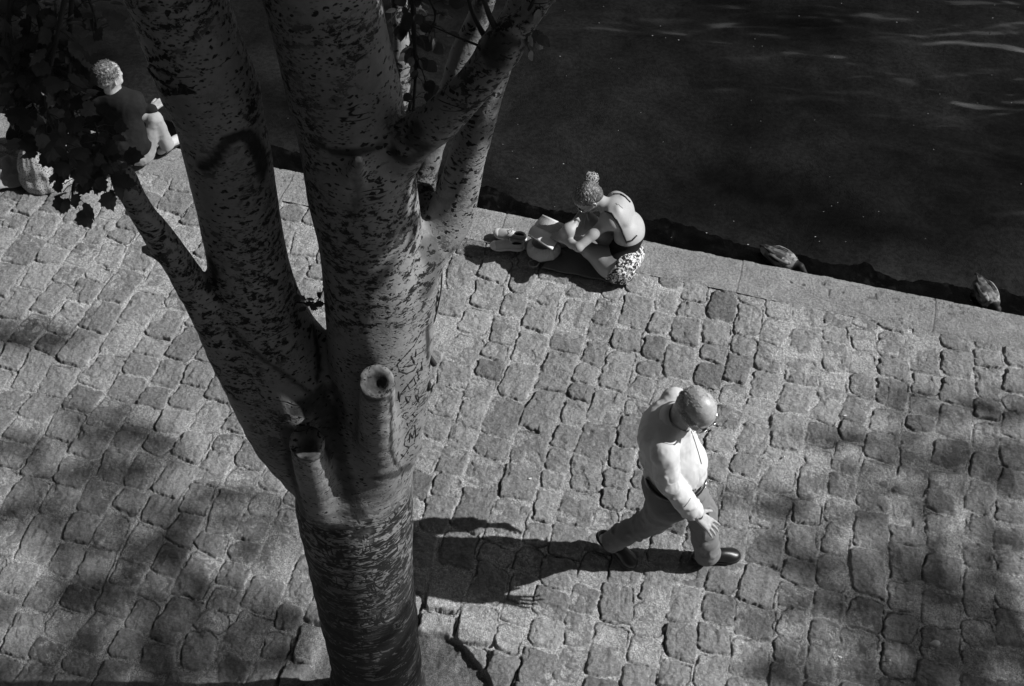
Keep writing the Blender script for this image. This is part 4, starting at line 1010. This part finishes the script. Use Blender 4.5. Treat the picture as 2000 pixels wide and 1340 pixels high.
sd.chain([nsh, nsh*.5+nel*.5, nel], [.043, .036, .031], .022); sd.chain([nel, nel*.6+nwr*.4, nwr], [.032, .031, .021], .015)
sd.chain([fsh, fel], [.044, .034], .025); sd.chain([fel, fwr], [.035, .023], .012)
hand(sd, nwr, norm(W(1082, 461, .25)-nwr), norm([.1, -.4, .9]), np.array([0, .9, .2]), .165, (.35, .4, .45, .5, .3), .06, .0075)
hand(sd, fwr, norm(W(1130, 432, .40)-fwr), norm([.5, -.3, .8]), np.array([.2, -.9, 0]), .165, (.25, .3, .3, .35, .2), .16, .0075)
sd.chain([nhip, nhip*.4+nkn*.6, nkn], [.098, .078, .056], .035); sd.chain([nkn, nkn*.6+nank*.4, nank], [.056, .055, .036], .02)
sd.chain([fhip, fth, fkn], [.085, .066, .052], .03); sd.chain([fkn, fkn*.6+fank*.4, fank], [.050, .044, .032], .03)
sd.ell(nkn*.3+nhip*.7-[0, .02, .02], (.10, .085, .085), .04)
for a, d in ((nank, norm([-.9, .3, 0])), (fank, norm([-.95, -.1, 0]))):
    sd.chain([a-d*.03+[0, 0, -.03], a+d*.07+[0, 0, -.035], a+d*.14+[0, 0, -.045]], [.030, .028, .020], .02)
    sp = np.cross([0, 0, 1], d)
    for i in range(5): q = a+d*(.15-.006*i)+sp*(.028-.014*i)+[0, 0, -.048]; sd.cone(q, q+d*.022, .009-.0006*i, .0075-.0005*i, .003)
# spine furrow
for i in range(6):
    p = wmid*(1-i/5)+wup*(i/5); sd.cone(p-TRm[:, 0]*.112, p-TRm[:, 0]*.112+(wup-wmid)*.15, .012, .012, .018, True)
wbody = sd.mesh('body', M_SKIN2, wom)
hs = SDF(wh-.2, wh+.22, .0042)
hs.ell(HPw(-.022, 0, .040), (.094, .082, .088), .02, WR); hs.ell(HPw(-.06, 0, -.01), (.052, .066, .06), .02, WR); hs.ell(HPw(.03, 0, .07), (.055, .06, .042), .02, WR)
bun = W(1155, 349, .695)
hs.ell(bun, (.042, .040, .036), .012); hs.cone(HPw(-.045, 0, .10), bun, .03, .03, .02)
for i in range(7):
    a = i*.9; a2 = a+.9; hs.cone(bun+[.03*math.cos(a), .03*math.sin(a), .012*math.sin(i)], bun+[.03*math.cos(a2), .03*math.sin(a2), .018*math.cos(i)], .014, .012, .004)
def hair_d(x, y, z):
    dx, dy, dz = x-bun[0], y-bun[1], z-bun[2]; r = np.sqrt(dx*dx+dy*dy+dz*dz); th = np.arctan2(dy, dx)
    return .0016*np.sin(th*60+6*vn3(x*30, y*30, z*30, 5))*sstep(.03, .07, r)+.003*vn3(x*140, y*140, z*60, 6)
hs.displace(hair_d)
hw = hs.mesh('hair', M_HAIR_W, wom)
mb = MB()
for i in range(60):
    d = norm(RNG.normal(size=3)); 
    if i < 35: p = bun+d*[.042, .042, .038]; q = p+np.cross(d, rv())*RNG.uniform(.01, .035)+d*.006
    else: p = HPw(*(np.array([-.022, 0, .04])+np.array([d[0], d[1], abs(d[2])])*[.094, .082, .088])); q = p+rv()*.02
    m = (p+q)/2+rv()*.012; mb.tube(smooth_path([p, m, q], 3), .0009, 3, False)
tag(mb.build('loose_strands', M_HAIR_B, hw), kind='stuff')
mb = MB(); tb = HPw(-.045, 0, .115)
for i in range(620):
    a = RNG.uniform(0, 2*math.pi); z0 = RNG.uniform(-.06, .05) if abs(a-math.pi) < 2.1 else RNG.uniform(.045, .075)
    pts = []; off = RNG.uniform(0, .006)
    for f in np.linspace(0, 1, 7):
        v = np.array([.094*math.cos(a), .082*math.sin(a), 0])*(1-f**1.6*.9)+np.array([-.02-.02*f, 0, .04+(z0-.04)*(1-f)+.075*f**.8])
        dv = v-np.array([-.022, 0, .040]); dv = dv/np.sqrt((dv[0]/.094)**2+(dv[1]/.082)**2+(dv[2]/.088)**2); pts.append(HPw(*(np.array([-.022, 0, .040])+dv*(1.0+off*8+.012*math.sin(f*6+i)))))
    pts[-1] = tb+rv()*.012; mb.tube(smooth_path(pts, 2), RNG.uniform(.0010, .0020), 3, False)
for i in range(150):
    u = rv(); w = norm(np.cross(u, rv())); u2 = np.cross(w, u); r = RNG.uniform(.030, .048); c = bun+rv()*.010; a0 = RNG.uniform(0, 6.28)
    mb.tube([c+r*(math.cos(a0+t)*u+math.sin(a0+t)*u2*.8) for t in np.linspace(0, RNG.uniform(1.5, 4), 9)], RNG.uniform(.0010, .0020), 3, False)
tag(mb.build('strands', M_HAIR_B, hw), kind='stuff')
glasses('sunglasses', HPw, WR, .93, wom, frame_m=M_METAL)
def surf(o):
    return BVHTree.FromPolygons([Vector(o.parent.location)+v.co for v in o.data.vertices], [p.vertices[:] for p in o.data.polygons])
# camisole: low black back
cs = SDF(LO, HI, .0045); torso(cs, .004)
cn_ = W(1187, 452, .36), W(1216, 478, .30), W(1245, 462, .36)
wb_ = surf(wbody)
def hitw(px, py): h = wb_.ray_cast(Vector(CAM), Vector(ray(px, py)).normalized()); return np.array(h[0])
def plane3(a, b, c): n = norm(np.cross(b-a, c-a)); return (a+b+c)/3, (n if n@(wup-wp) > 0 else -n)
c1_, n1_ = plane3(hitw(1188, 456), hitw(1213, 480), hitw(1240, 478)); cs.plane_cut(c1_, n1_)
cs.plane_cut(wp-norm(wmid-wp)*.02, -norm(wmid-wp))
for px, py in ((1188, 455), (1215, 478), (1240, 466), (1216, 497), (1192, 494)): print('hit', px, py, hitw(px, py))
cs.mesh('camisole', M_DARKC, wom)
front_line('strap', [(1182, 413), (1194, 417), (1204, 430), (1214, 449), (1224, 475)], M_BLACK, wom, .0065, wbody)
front_line('strap', [(1198, 379), (1212, 379), (1222, 385), (1231, 395)], M_BLACK, wom, .0055, wbody)
front_line('strap', [(1222, 473), (1234, 470), (1244, 460)], M_BLACK, wom, .0055, wbody)
front_line('tattoo', [(1203, 397), (1206, 400), (1208, 399), (1212, 403), (1217, 407)], M_TROU, wom, .0016, wbody)
# shorts
hs = SDF(LO, HI, .0045)
hs.ell(wp-[0, 0, .01], (.140, .170, .120), .04, frame(norm(wmid-wp), tf)); hs.chain([nhip, nhip*.68+nkn*.32], [.112, .106], .03); hs.chain([fhip, fhip*.6+fkn*.4], [.112, .098], .03)
hs.displace(lambda x, y, z: folds(.010, 9, 61, (1, 1, 1))(x, y, z)+folds(.004, 22, 63)(x, y, z))
c2_, n2_ = plane3(hitw(1192, 494), hitw(1214, 499), hitw(1240, 484)); hs.plane_cut(c2_, n2_); hs.plane_cut((0, 0, .012), (0, 0, -1))
leg = norm(nkn-nhip); hs.plane_cut(nhip*.80+nkn*.20, norm(leg+[0, -.15, .25]), .22)
hs.mesh('shorts', M_SHORTS, wom)
# towel
def cloth(name, corners, mat, nx, ny, amp, sc, seed, z0, edge=None, parent=None, thick=.006):
    a, b, c, d = [np.array(p, float) for p in corners]; U, V = np.meshgrid(np.linspace(0, 1, nx), np.linspace(0, 1, ny), indexing='ij')
    Pp = (1-U)[..., None]*(1-V)[..., None]*a+U[..., None]*(1-V)[..., None]*b+U[..., None]*V[..., None]*c+(1-U)[..., None]*V[..., None]*d
    x, y = Pp[..., 0], Pp[..., 1]; w = .018*fbm2(x*5, y*5, seed, 2); x = x+w*np.sin(V*3); y = y+.018*fbm2(x*6+9, y*6, seed+5, 2)
    z = z0+amp*np.maximum(0, fbm2(x*sc, y*sc*.6+x*sc*.5, seed+9, 3)+.1)+amp*.4*(1-np.abs(vn2(x*sc*2, y*sc*2, seed+3)))+Pp[..., 2]
    if edge is not None: z = z+edge(U, V)
    top = np.stack([x, y, z], -1).reshape(-1, 3); bot = top.copy(); bot[:, 2] = np.minimum(bot[:, 2]-thick, top[:, 2]); n = nx*ny; i = np.arange(n).reshape(nx, ny)
    q = np.stack([i[:-1, :-1], i[1:, :-1], i[1:, 1:], i[:-1, 1:]], -1).reshape(-1, 4); q2 = q[:, ::-1]+n
    rim = np.concatenate([i[:, 0], i[-1, 1:], i[-2::-1, -1], i[0, -2:0:-1]]); r2 = np.roll(rim, -1); q3 = np.stack([rim, rim+n, r2+n, r2], -1)
    return np_mesh(name, np.concatenate([top, bot]), np.concatenate([q, q2, q3]), None, True, mat, parent)
def tedge(U, V): return .028*np.exp(-((U-.93)/.05)**2)*(.5+.5*np.sin(V*5+1))+.012*np.exp(-((U-.80)/.03)**2)
tw_ = cloth('towel', (W(1058, 526, 0), W(1226, 562, 0), W(1264, 484, 0), W(1105, 440, 0)), M_TOWEL, 90, 60, .010, 9, 71, .016, tedge)
tag(tw_, 'thin towel spread under the reading woman, its edge folded at the right', 'towel')
# open book held in her near hand
bk = empty('open_book', W(1069, 455, .20), 'open paperback held on the bag by the reading woman', 'book')
h0, h1 = W(1041, 443, .215), W(1092, 467, .225); u0, u1 = W(1060, 419, .245), W(1110, 441, .255); l0, l1 = W(1031, 458, .235), W(1079, 489, .235)
def page_block(nm, a0, a1, b0, b1, up, bow, th):
    mb = MB(); A = []; n = 10
    rows = []
    for i in range(n+1):
        f = i/n; z = bow*math.sin(math.pi*min(1, f*1.15))*(1-f*.3); rows.append((a0*(1-f)+b0*f+up*z, a1*(1-f)+b1*f+up*z))
    strip(mb, [r[0] for r in rows], [r[1] for r in rows], th); return mb.build(nm, M_PAPER, bk)
bn = norm(np.cross(h1-h0, u0-h0)); bn = bn if bn[2] > 0 else -bn
page_block('page_block', h0, h1, u0, u1, bn, .010, .010); page_block('page_block', h0, h1, l0, l1, bn, .012, .012)
mb = MB(); e_ = norm(h1-h0)*.004
strip(mb, [u0-bn*.012-e_+(u0-h0)*.03, h0-bn*.012-e_, l0-bn*.014-e_+(l0-h0)*.03], [u1-bn*.012+e_+(u1-h1)*.03, h1-bn*.012+e_, l1-bn*.014+e_+(l1-h1)*.03], .0015); mb.build('cover', M_CANVAS, bk, False)
# page lines are print: rows of small grey type
mb = MB()
for (a0, a1, b0, b1, bw_) in ((h0, h1, u0, u1, .010), (h0, h1, l0, l1, .012)):
    for i in range(11):
        f = .16+.07*i; z = bw_*math.sin(math.pi*min(1, f*1.15))*(1-f*.3); p = a0*(1-f)+b0*f+bn*(z+.0012); q = a1*(1-f)+b1*f+bn*(z+.0012); s0 = p*.90+q*.10; s1 = p*(.10 if i % 5 else .3)+q*(.90 if i % 5 else .7)
        mb.tube([s0, s1], .0007, 4)
tag(mb.build('print', mat_simple('printer_ink', .18, .9), bk), None, None, None, 'stuff')
# drawstring bag
bg_c = W(1062, 484, .085); bag = empty('drawstring_bag', (bg_c[0], bg_c[1], 0), 'pale canvas drawstring bag under the open book', 'bag')
bs = SDF(bg_c-[.18, .16, .10], bg_c+[.18, .16, .16], .004)
bs.ell(bg_c, (.118, .092, .082), .02); bs.ell(bg_c+[0, 0, -.03], (.110, .085, .055), .03)
bs.displace(lambda x, y, z: folds(.008, 12, 81, (1, 1, .5))(x, y, z)+.003*np.sin(np.arctan2(y-bg_c[1], x-bg_c[0])*22)*sstep(bg_c[2]-.01, bg_c[2]+.06, z))
bs.plane_cut((0, 0, .012), (0, 0, -1)); bs.plane_cut(bg_c+[0, 0, .062], (0, 0, 1)); bs.ell(bg_c+[0, -.005, .065], (.085, .060, .060), .004, None, True)
bs.mesh('bag_body', M_CANVAS, bag)
mb = MB(); mb.tube(smooth_path([W(1063, 494, .09), W(1060, 500, .05), W(1053, 505, .012), W(1038, 508, .010), W(1032, 514, .01), W(1038, 521, .01), W(1049, 519, .01), W(1058, 506, .012), W(1066, 497, .07)], 6), .0042, 8); mb.build('drawstring', M_ROPE, bag)
mb = MB(); pc = W(1096, 495, .03)
for i in range(160):
    d = rv(); d[2] = abs(d[2])*.9; mb.tube([pc, pc+d*.032], [.0012, .0008], 3, False)
mb.build('pompom', M_ROPE, bag)
# her canvas shoes
def sneaker(heel, toe, label):
    e = empty('canvas_shoe', (0, 0, 0), label, 'shoe', 'pair of canvas shoes beside the bag'); c = (np.array(heel)+np.array(toe))/2; e.location = (c[0], c[1], 0)
    o, Pl, R, s = shoe('upper', heel, toe, M_CANVAS, e, None, .245, .95, True, M_RUBBER)
    sc = SDF(Pl(.1, 0, .03)-.09, Pl(.1, 0, .03)+.09, .0035); sc.ell(Pl(.104, 0, .026), np.array([.052, .047, .036])*s, .01, R); sc.plane_cut(Pl(.10, 0, 0), -R[:, 0]); sc.plane_cut(Pl(0, 0, .004), -R[:, 2])
    sc.mesh('toe_cap', M_RUBBER, e)
    si = SDF(Pl(-.08, 0, .05)-.1, Pl(-.08, 0, .05)+.1, .004); si.ell(Pl(-.075, 0, .045), np.array([.052, .024, .02])*s, .01, R); si.mesh('insole', M_DARKC, e)
sneaker(W(1024, 486, .018), W(960, 483, .018), 'canvas shoe nearer the setts, toe pointing left')
sneaker(W(1023, 469, .03), W(972, 459, .03), 'canvas shoe nearer the water, lying behind its mate')

# ============ the seated man at the upper left
sm = empty('person', (-2.9, 7.1, 0), 'grey haired man in dark jumper and pale trousers sitting on the quay edge', 'person')
mp_ = W(264, 288, .13); mc = W(242, 222, .40); mn = W(222, 180, .60); mh = W(213, 150, .735)
mrs = W(262, 200, .53); mls = W(186, 190, .55); mre = W(281, 245, .30); mrw = W(296, 214, .46); mle = W(170, 235, .32); mlw = W(205, 205, .42)
rk = W(301, 232, .40); ra = W(326, 284, .10); lk = W(282, 226, .41); la = W(306, 270, .08)
rh = mp_+np.array([.06, -.05, -.02]); lh = mp_+np.array([-.03, .09, -.02])
LO = (-3.5, 6.75, -.02); HI = (-2.35, 7.75, .96); sd = SDF(LO, HI, .0065)
sd.chain([mp_, mc, mn], [.12, .115, .06], .05); sd.cone(mrs, mls, .05, .05, .04)
MR = Rz(D2R(55)) @ Ry(D2R(18)); sd.cone(mn, mh-MR[:, 2]*.05, .055, .052, .03); HPm = head(sd, mh, MR, 1.0)
sd.chain([mrs, mre, mrw], [.05, .04, .028], .02); sd.chain([mls, mle, mlw], [.05, .04, .028], .02)
hand(sd, mrw, norm([.5, .6, .1]), norm([0, -.2, 1]), np.array([-.5, .5, 0]), .18); hand(sd, mlw, norm([.8, .5, .1]), norm([0, -.2, 1]), np.array([.5, -.5, 0]), .18)
sd.chain([rh, rk, ra], [.07, .045, .035], .02); sd.chain([lh, lk, la], [.07, .045, .035], .02)
sd.mesh('body', M_SKIN, sm)
hs = SDF(mh-.17, mh+.17, .005); hs.ell(HPm(-.025, 0, .045), (.088, .084, .075), .02, MR); hs.ell(HPm(-.06, 0, -.01), (.048, .066, .06), .02, MR); hs.displace(lambda x, y, z: .005*vn3(x*60, y*60, z*60, 3)+.004*vn3(x*130, y*130, z*130, 4)); ho = hs.mesh('hair', M_HAIR_G, sm); mb = MB()
for i in range(900):
    d = norm(RNG.normal(size=3)); d[2] = abs(d[2])*1.2-.35
    if d[0] > .5 and d[2] < .3: continue
    d = norm(d); p = HPm(*(np.array([-.025, 0, .04])+d*[.09, .086, .080])); q = p+norm(MR@d*.5+rv()*.7)*RNG.uniform(.010, .022); mb.tube([p, (p+q)/2+rv()*.004, q], [.0018, .0015, .0008], 3, False)
tag(mb.build('curls', M_HAIR_G, ho), kind='stuff')
js = SDF(LO, HI, .0065); js.ell(mp_*.35+mc*.65, (.155, .185, .20), .06, frame(norm(mc-mp_), norm([.6, .8, 0]))); js.ell(mc*.6+mn*.4, (.12, .19, .15), .06, frame(norm(mn-mc), norm([.6, .8, 0]))); js.cone(mrs, mls, .072, .072, .05); js.ell(mp_+[-.01, -.02, .10], (.175, .19, .14), .05); js.ell(mp_*.5+mc*.5+[.03, 0, 0], (.17, .17, .18), .05)
js.chain([mrs, mre, mrw], [.072, .062, .046], .03); js.chain([mls, mle, mlw], [.072, .062, .046], .03); js.displace(lambda x, y, z: folds(.010, 6, 91)(x, y, z)+folds(.004, 16, 93)(x, y, z)); js.plane_cut(mp_+[0, 0, -.02], norm([.1, .25, -1]))
js.mesh('jumper', M_DARKC, sm)
ts = SDF(LO, HI, .0065); ts.ell(mp_-[0, 0, .0], (.15, .16, .115), .03); ts.chain([rh, rk, ra], [.085, .056, .052], .02); ts.chain([lh, lk, la], [.085, .056, .050], .02); ts.displace(lambda x, y, z: folds(.008, 9, 95)(x, y, z)+folds(.003, 20, 97)(x, y, z)); ts.plane_cut((0, 0, .012), (0, 0, -1)); rdn = norm(ra-rk); ts.plane_cut(ra+rdn*.02, rdn, .14)
ts.mesh('trousers', M_CHINO, sm)
shoe('shoe', W(322, 297, .012), W(345, 279, .012), M_CANVAS, sm, None, .27, .85, False, M_BLACK, M_ROPE)

# ============ the woman beside him, half behind the leaves
sw = empty('person', (-3.6, 7.0, 0), 'person in speckled skirt and dark top sitting on the quay behind the hanging leaves', 'person')
qp = W(88, 312, .14); qc = W(78, 245, .40); qn = W(82, 200, .58); qh = W(88, 172, .70); QR = Rz(D2R(75)) @ Ry(D2R(15))
qk = W(130, 215, .44); qa = W(150, 260, .08); LO = (-4.2, 6.6, -.02); HI = (-2.95, 7.75, .92); sd = SDF(LO, HI, .007)
sd.chain([qp, qc, qn], [.12, .10, .05], .05); qs1 = W(125, 215, .53); qs2 = W(45, 215, .53); sd.cone(qs1, qs2, .045, .045, .04); sd.cone(qn, qh-QR[:, 2]*.05, .048, .048, .03); HQ = head(sd, qh, QR, .95)
qe = W(145, 260, .3); qw = W(140, 225, .45); qe2 = W(28, 265, .3); qw2 = W(50, 225, .42)
sd.chain([qs1, qe, qw], [.045, .036, .025], .02); sd.chain([qs2, qe2, qw2], [.045, .036, .025], .02); hand(sd, qw, norm([.3, .8, 0]), norm([0, -.3, 1]), np.array([-1., 0, 0]), .165); hand(sd, qw2, norm([.4, .8, 0]), norm([0, -.3, 1]), np.array([1., 0, 0]), .165)
sd.chain([qp, qk, qa], [.10, .06, .04], .03); qk2 = W(95, 200, .45); sd.chain([qp, qk2, W(110, 255, .06)], [.10, .06, .04], .03)
sd.mesh('body', M_SKIN2, sw)
hs = SDF(qh-.25, qh+.18, .006); hs.ell(HQ(-.025, 0, .04), (.092, .084, .085), .02, QR); hs.ell(HQ(-.07, 0, -.06), (.045, .07, .11), .03, QR); hs.displace(lambda x, y, z: .005*vn3(x*70, y*70, z*25, 3)); hs.mesh('hair', M_HAIR_G, sw)
ks = SDF(LO, HI, .0065); ks.ell(qp, (.19, .17, .14), .05); ks.chain([qp, qk], [.15, .10], .05); ks.chain([qp, qk2], [.15, .10], .05); ks.cone(qp-[0, .04, .03], qp-[0, .05, .1], .18, .20, .05)
ks.displace(lambda x, y, z: folds(.012, 8, 101, (1.3, 1, .4))(x, y, z)+.003*np.sin(x*70+3*vn3(x*6, y*6, z*4, 102)+y*20)); ks.plane_cut((0, 0, .012), (0, 0, -1)); ks.mesh('skirt', M_SKIRT, sw)
js = SDF(LO, HI, .0065); js.ell(qc, (.125, .155, .19), .06); js.cone(qs1, qs2, .062, .062, .05); js.chain([qs1, qe, qw], [.062, .05, .036], .03); js.chain([qs2, qe2, qw2], [.062, .05, .036], .03); js.displace(folds(.008, 8, 105)); js.plane_cut(qp+[0, 0, .09], (0, 0, -1)); js.mesh('top', M_CARD, sw)
ck = cloth('jacket', (W(-15, 378, 0), W(128, 352, 0), W(118, 330, 0), W(-15, 318, 0)), M_TOWEL2, 90, 50, .05, 9, 111, .016, lambda U, V: .03*np.sin(V*3.1)*np.exp(-((U-.2)/.25)**2))
tag(ck, 'pale jacket dropped in folds beside the speckled skirt', 'jacket')

# ------------------------------------------------------------------ ducks dabbling by the wall
M_DUCK = m_attr('duck_feathers', .6, .35, 70, 160, .003)
def duck(tail, headp, label, seed):
    tail = np.array(tail); headp = np.array(headp); ax = headp-tail; ax[2] = 0; Lh = np.linalg.norm(ax); ax = norm(ax); R = frame((0, 0, 1), ax); c = tail+ax*.20; c[2] = WZ+.02
    e = empty('duck', (c[0], c[1], WZ), label, 'duck', 'ducks dabbling by the quay wall'); Pl = lambda x, y, z: c+R@np.array([x, y, z])
    def tone(o, f):
        v = np.array([list(p.co) for p in o.data.vertices])+np.array(e.location); l = (v-c)@R; a = o.data.attributes.new('tone', 'FLOAT', 'POINT'); a.data.foreach_set('value', f(l[:, 0], l[:, 1], l[:, 2]).astype(np.float32))
    sd = SDF(c-[.32, .32, .16], c+[.32, .32, .2], .005)
    sd.ell(Pl(.03, 0, .0), (.135, .088, .075), .03, R); sd.ell(Pl(-.07, 0, .012), (.12, .066, .05), .03, R); sd.cone(Pl(-.10, 0, .02), Pl(-.20, 0, .035), .04, .010, .03)
    sd.chain([Pl(.12, 0, .015), Pl(.18, 0, .02), Pl(.215, 0, -.01)], [.045, .030, .026], .02); sd.ell(Pl(.225, 0, -.035), (.034, .026, .034), .01, R); sd.cone(Pl(.235, 0, -.05), Pl(.255, 0, -.10), .013, .012, .006)
    b = sd.mesh('body', M_DUCK, e)
    tone(b, lambda x, y, z: np.where(x > .135, .012, np.where(x < -.13, .03+.35*(np.abs(y) > .018), .10+.16*sstep(-.1, .5, vn3(x*45, y*45, z*45, seed))+.25*sstep(.02, .06, x)*sstep(.0, .5, vn3(x*60, y*60, z*60, seed+1)+.2)))) 
    for s_ in (-1, 1):
        w = SDF(c-[.3, .3, .16], c+[.3, .3, .2], .0045); w.ell(Pl(.01, s_*.048, .042), (.105, .036, .030), .01, R @ Rz(s_*-.10)); w.cone(Pl(-.05, s_*.042, .045), Pl(-.165, s_*.012, .052), .024, .005, .02)
        o = w.mesh('wing', M_DUCK, e); tone(o, lambda x, y, z: np.where(np.abs(y*s_-(.074-.15*np.maximum(-x, 0))) < .008, .42, np.where(x > .03, .16+.34*sstep(-.1, .3, vn3(x*60, y*60, z*60, seed+3)), .025+.10*sstep(.1, .5, vn3(x*30, y*70, z*50, seed+4)))))
    bl_ = MB(); bl_.tube([Pl(.255, 0, -.08), Pl(.262, 0, -.10), Pl(.275, 0, -.125)], [.012, .014, .008], 8); bl_.build('bill', M_CANVAS, e)
duck(W(1486, 477, -1.03), W(1552, 519, -1.08), 'duck dabbling near the middle of the wall, left of the other', 5)
duck(W(1907, 532, -1.03), W(1940, 598, -1.08), 'duck dabbling at the right edge, head against the wall', 15)

# ------------------------------------------------------------------ small litter
def flake(mb, p, r, z=.003, seed=0):
    a0 = RNG.uniform(0, 6.28); pts = []
    for k in range(6): a = a0+k*math.pi/3; rr = r*RNG.uniform(.5, 1.2); pts.append([p[0]+rr*math.cos(a), p[1]+rr*math.sin(a)*.6, p[2]])
    mb.slab(pts, z, [0, 0, 1])
mb = MB()
for i in range(100):
    x, y = RNG.uniform(500, 2000), RNG.uniform(0, 600); p = W(x, y, WZ+.002)
    if (p[:2]-EO)@EN > -.03: continue
    flake(mb, p, RNG.choice([.004, .005, .008], p=[.6, .3, .1]), .002)
tag(mb.build('floating_specks', mat_simple('pale_fluff', .35, .8), None, False), 'tiny pale specks floating on the dark river', 'debris', None, 'stuff')
for px, py, r, lb in ((1650, 812, .012, 'white scrap of paper on the setts between walker and wall'), (1035, 935, .012, 'pale torn scrap lying on the setts left of the walker')):
    mb = MB(); flake(mb, W(px, py, .012), r, .004); tag(mb.build('paper_scrap', M_RUBBER, None, False), lb, 'litter')
for px, py, an in ((1530, 893, .6), (1652, 1180, 1.9), (1735, 1290, .2), (1640, 1283, 2.6)):
    mb = MB(); c = W(px, py, .012); d = np.array([math.cos(an), math.sin(an), 0])*.013; mb.tube([c-d, c+d*.3, c+d*.31, c+d], [.0042, .0042, .0045, .0042], 8); tag(mb.build('cigarette_end', M_RUBBER), 'small pale cigarette end dropped on the setts right of the walker', 'litter', 'cigarette ends on the setts')
mb = MB(); c = W(1915, 1010, .012); mb.tube([c+[.014*math.cos(a), .014*math.sin(a), 0] for a in np.linspace(0, 6.283, 17)], .002, 5, False); tag(mb.build('metal_ring', M_METAL), 'small metal ring lying on a sett near the right edge', 'ring')
sb = SDF(W(1828, 1256, .015)-.05, W(1828, 1256, .015)+.05, .003); c = W(1828, 1256, .015); sb.ell(c, (.024, .018, .016), .01); sb.cone(c, c+[-.03, 0, -.004], .008, .005, .008); tag(sb.mesh('pebble', M_RUBBER), 'small pale pebble at the lower right of the setts', 'pebble')
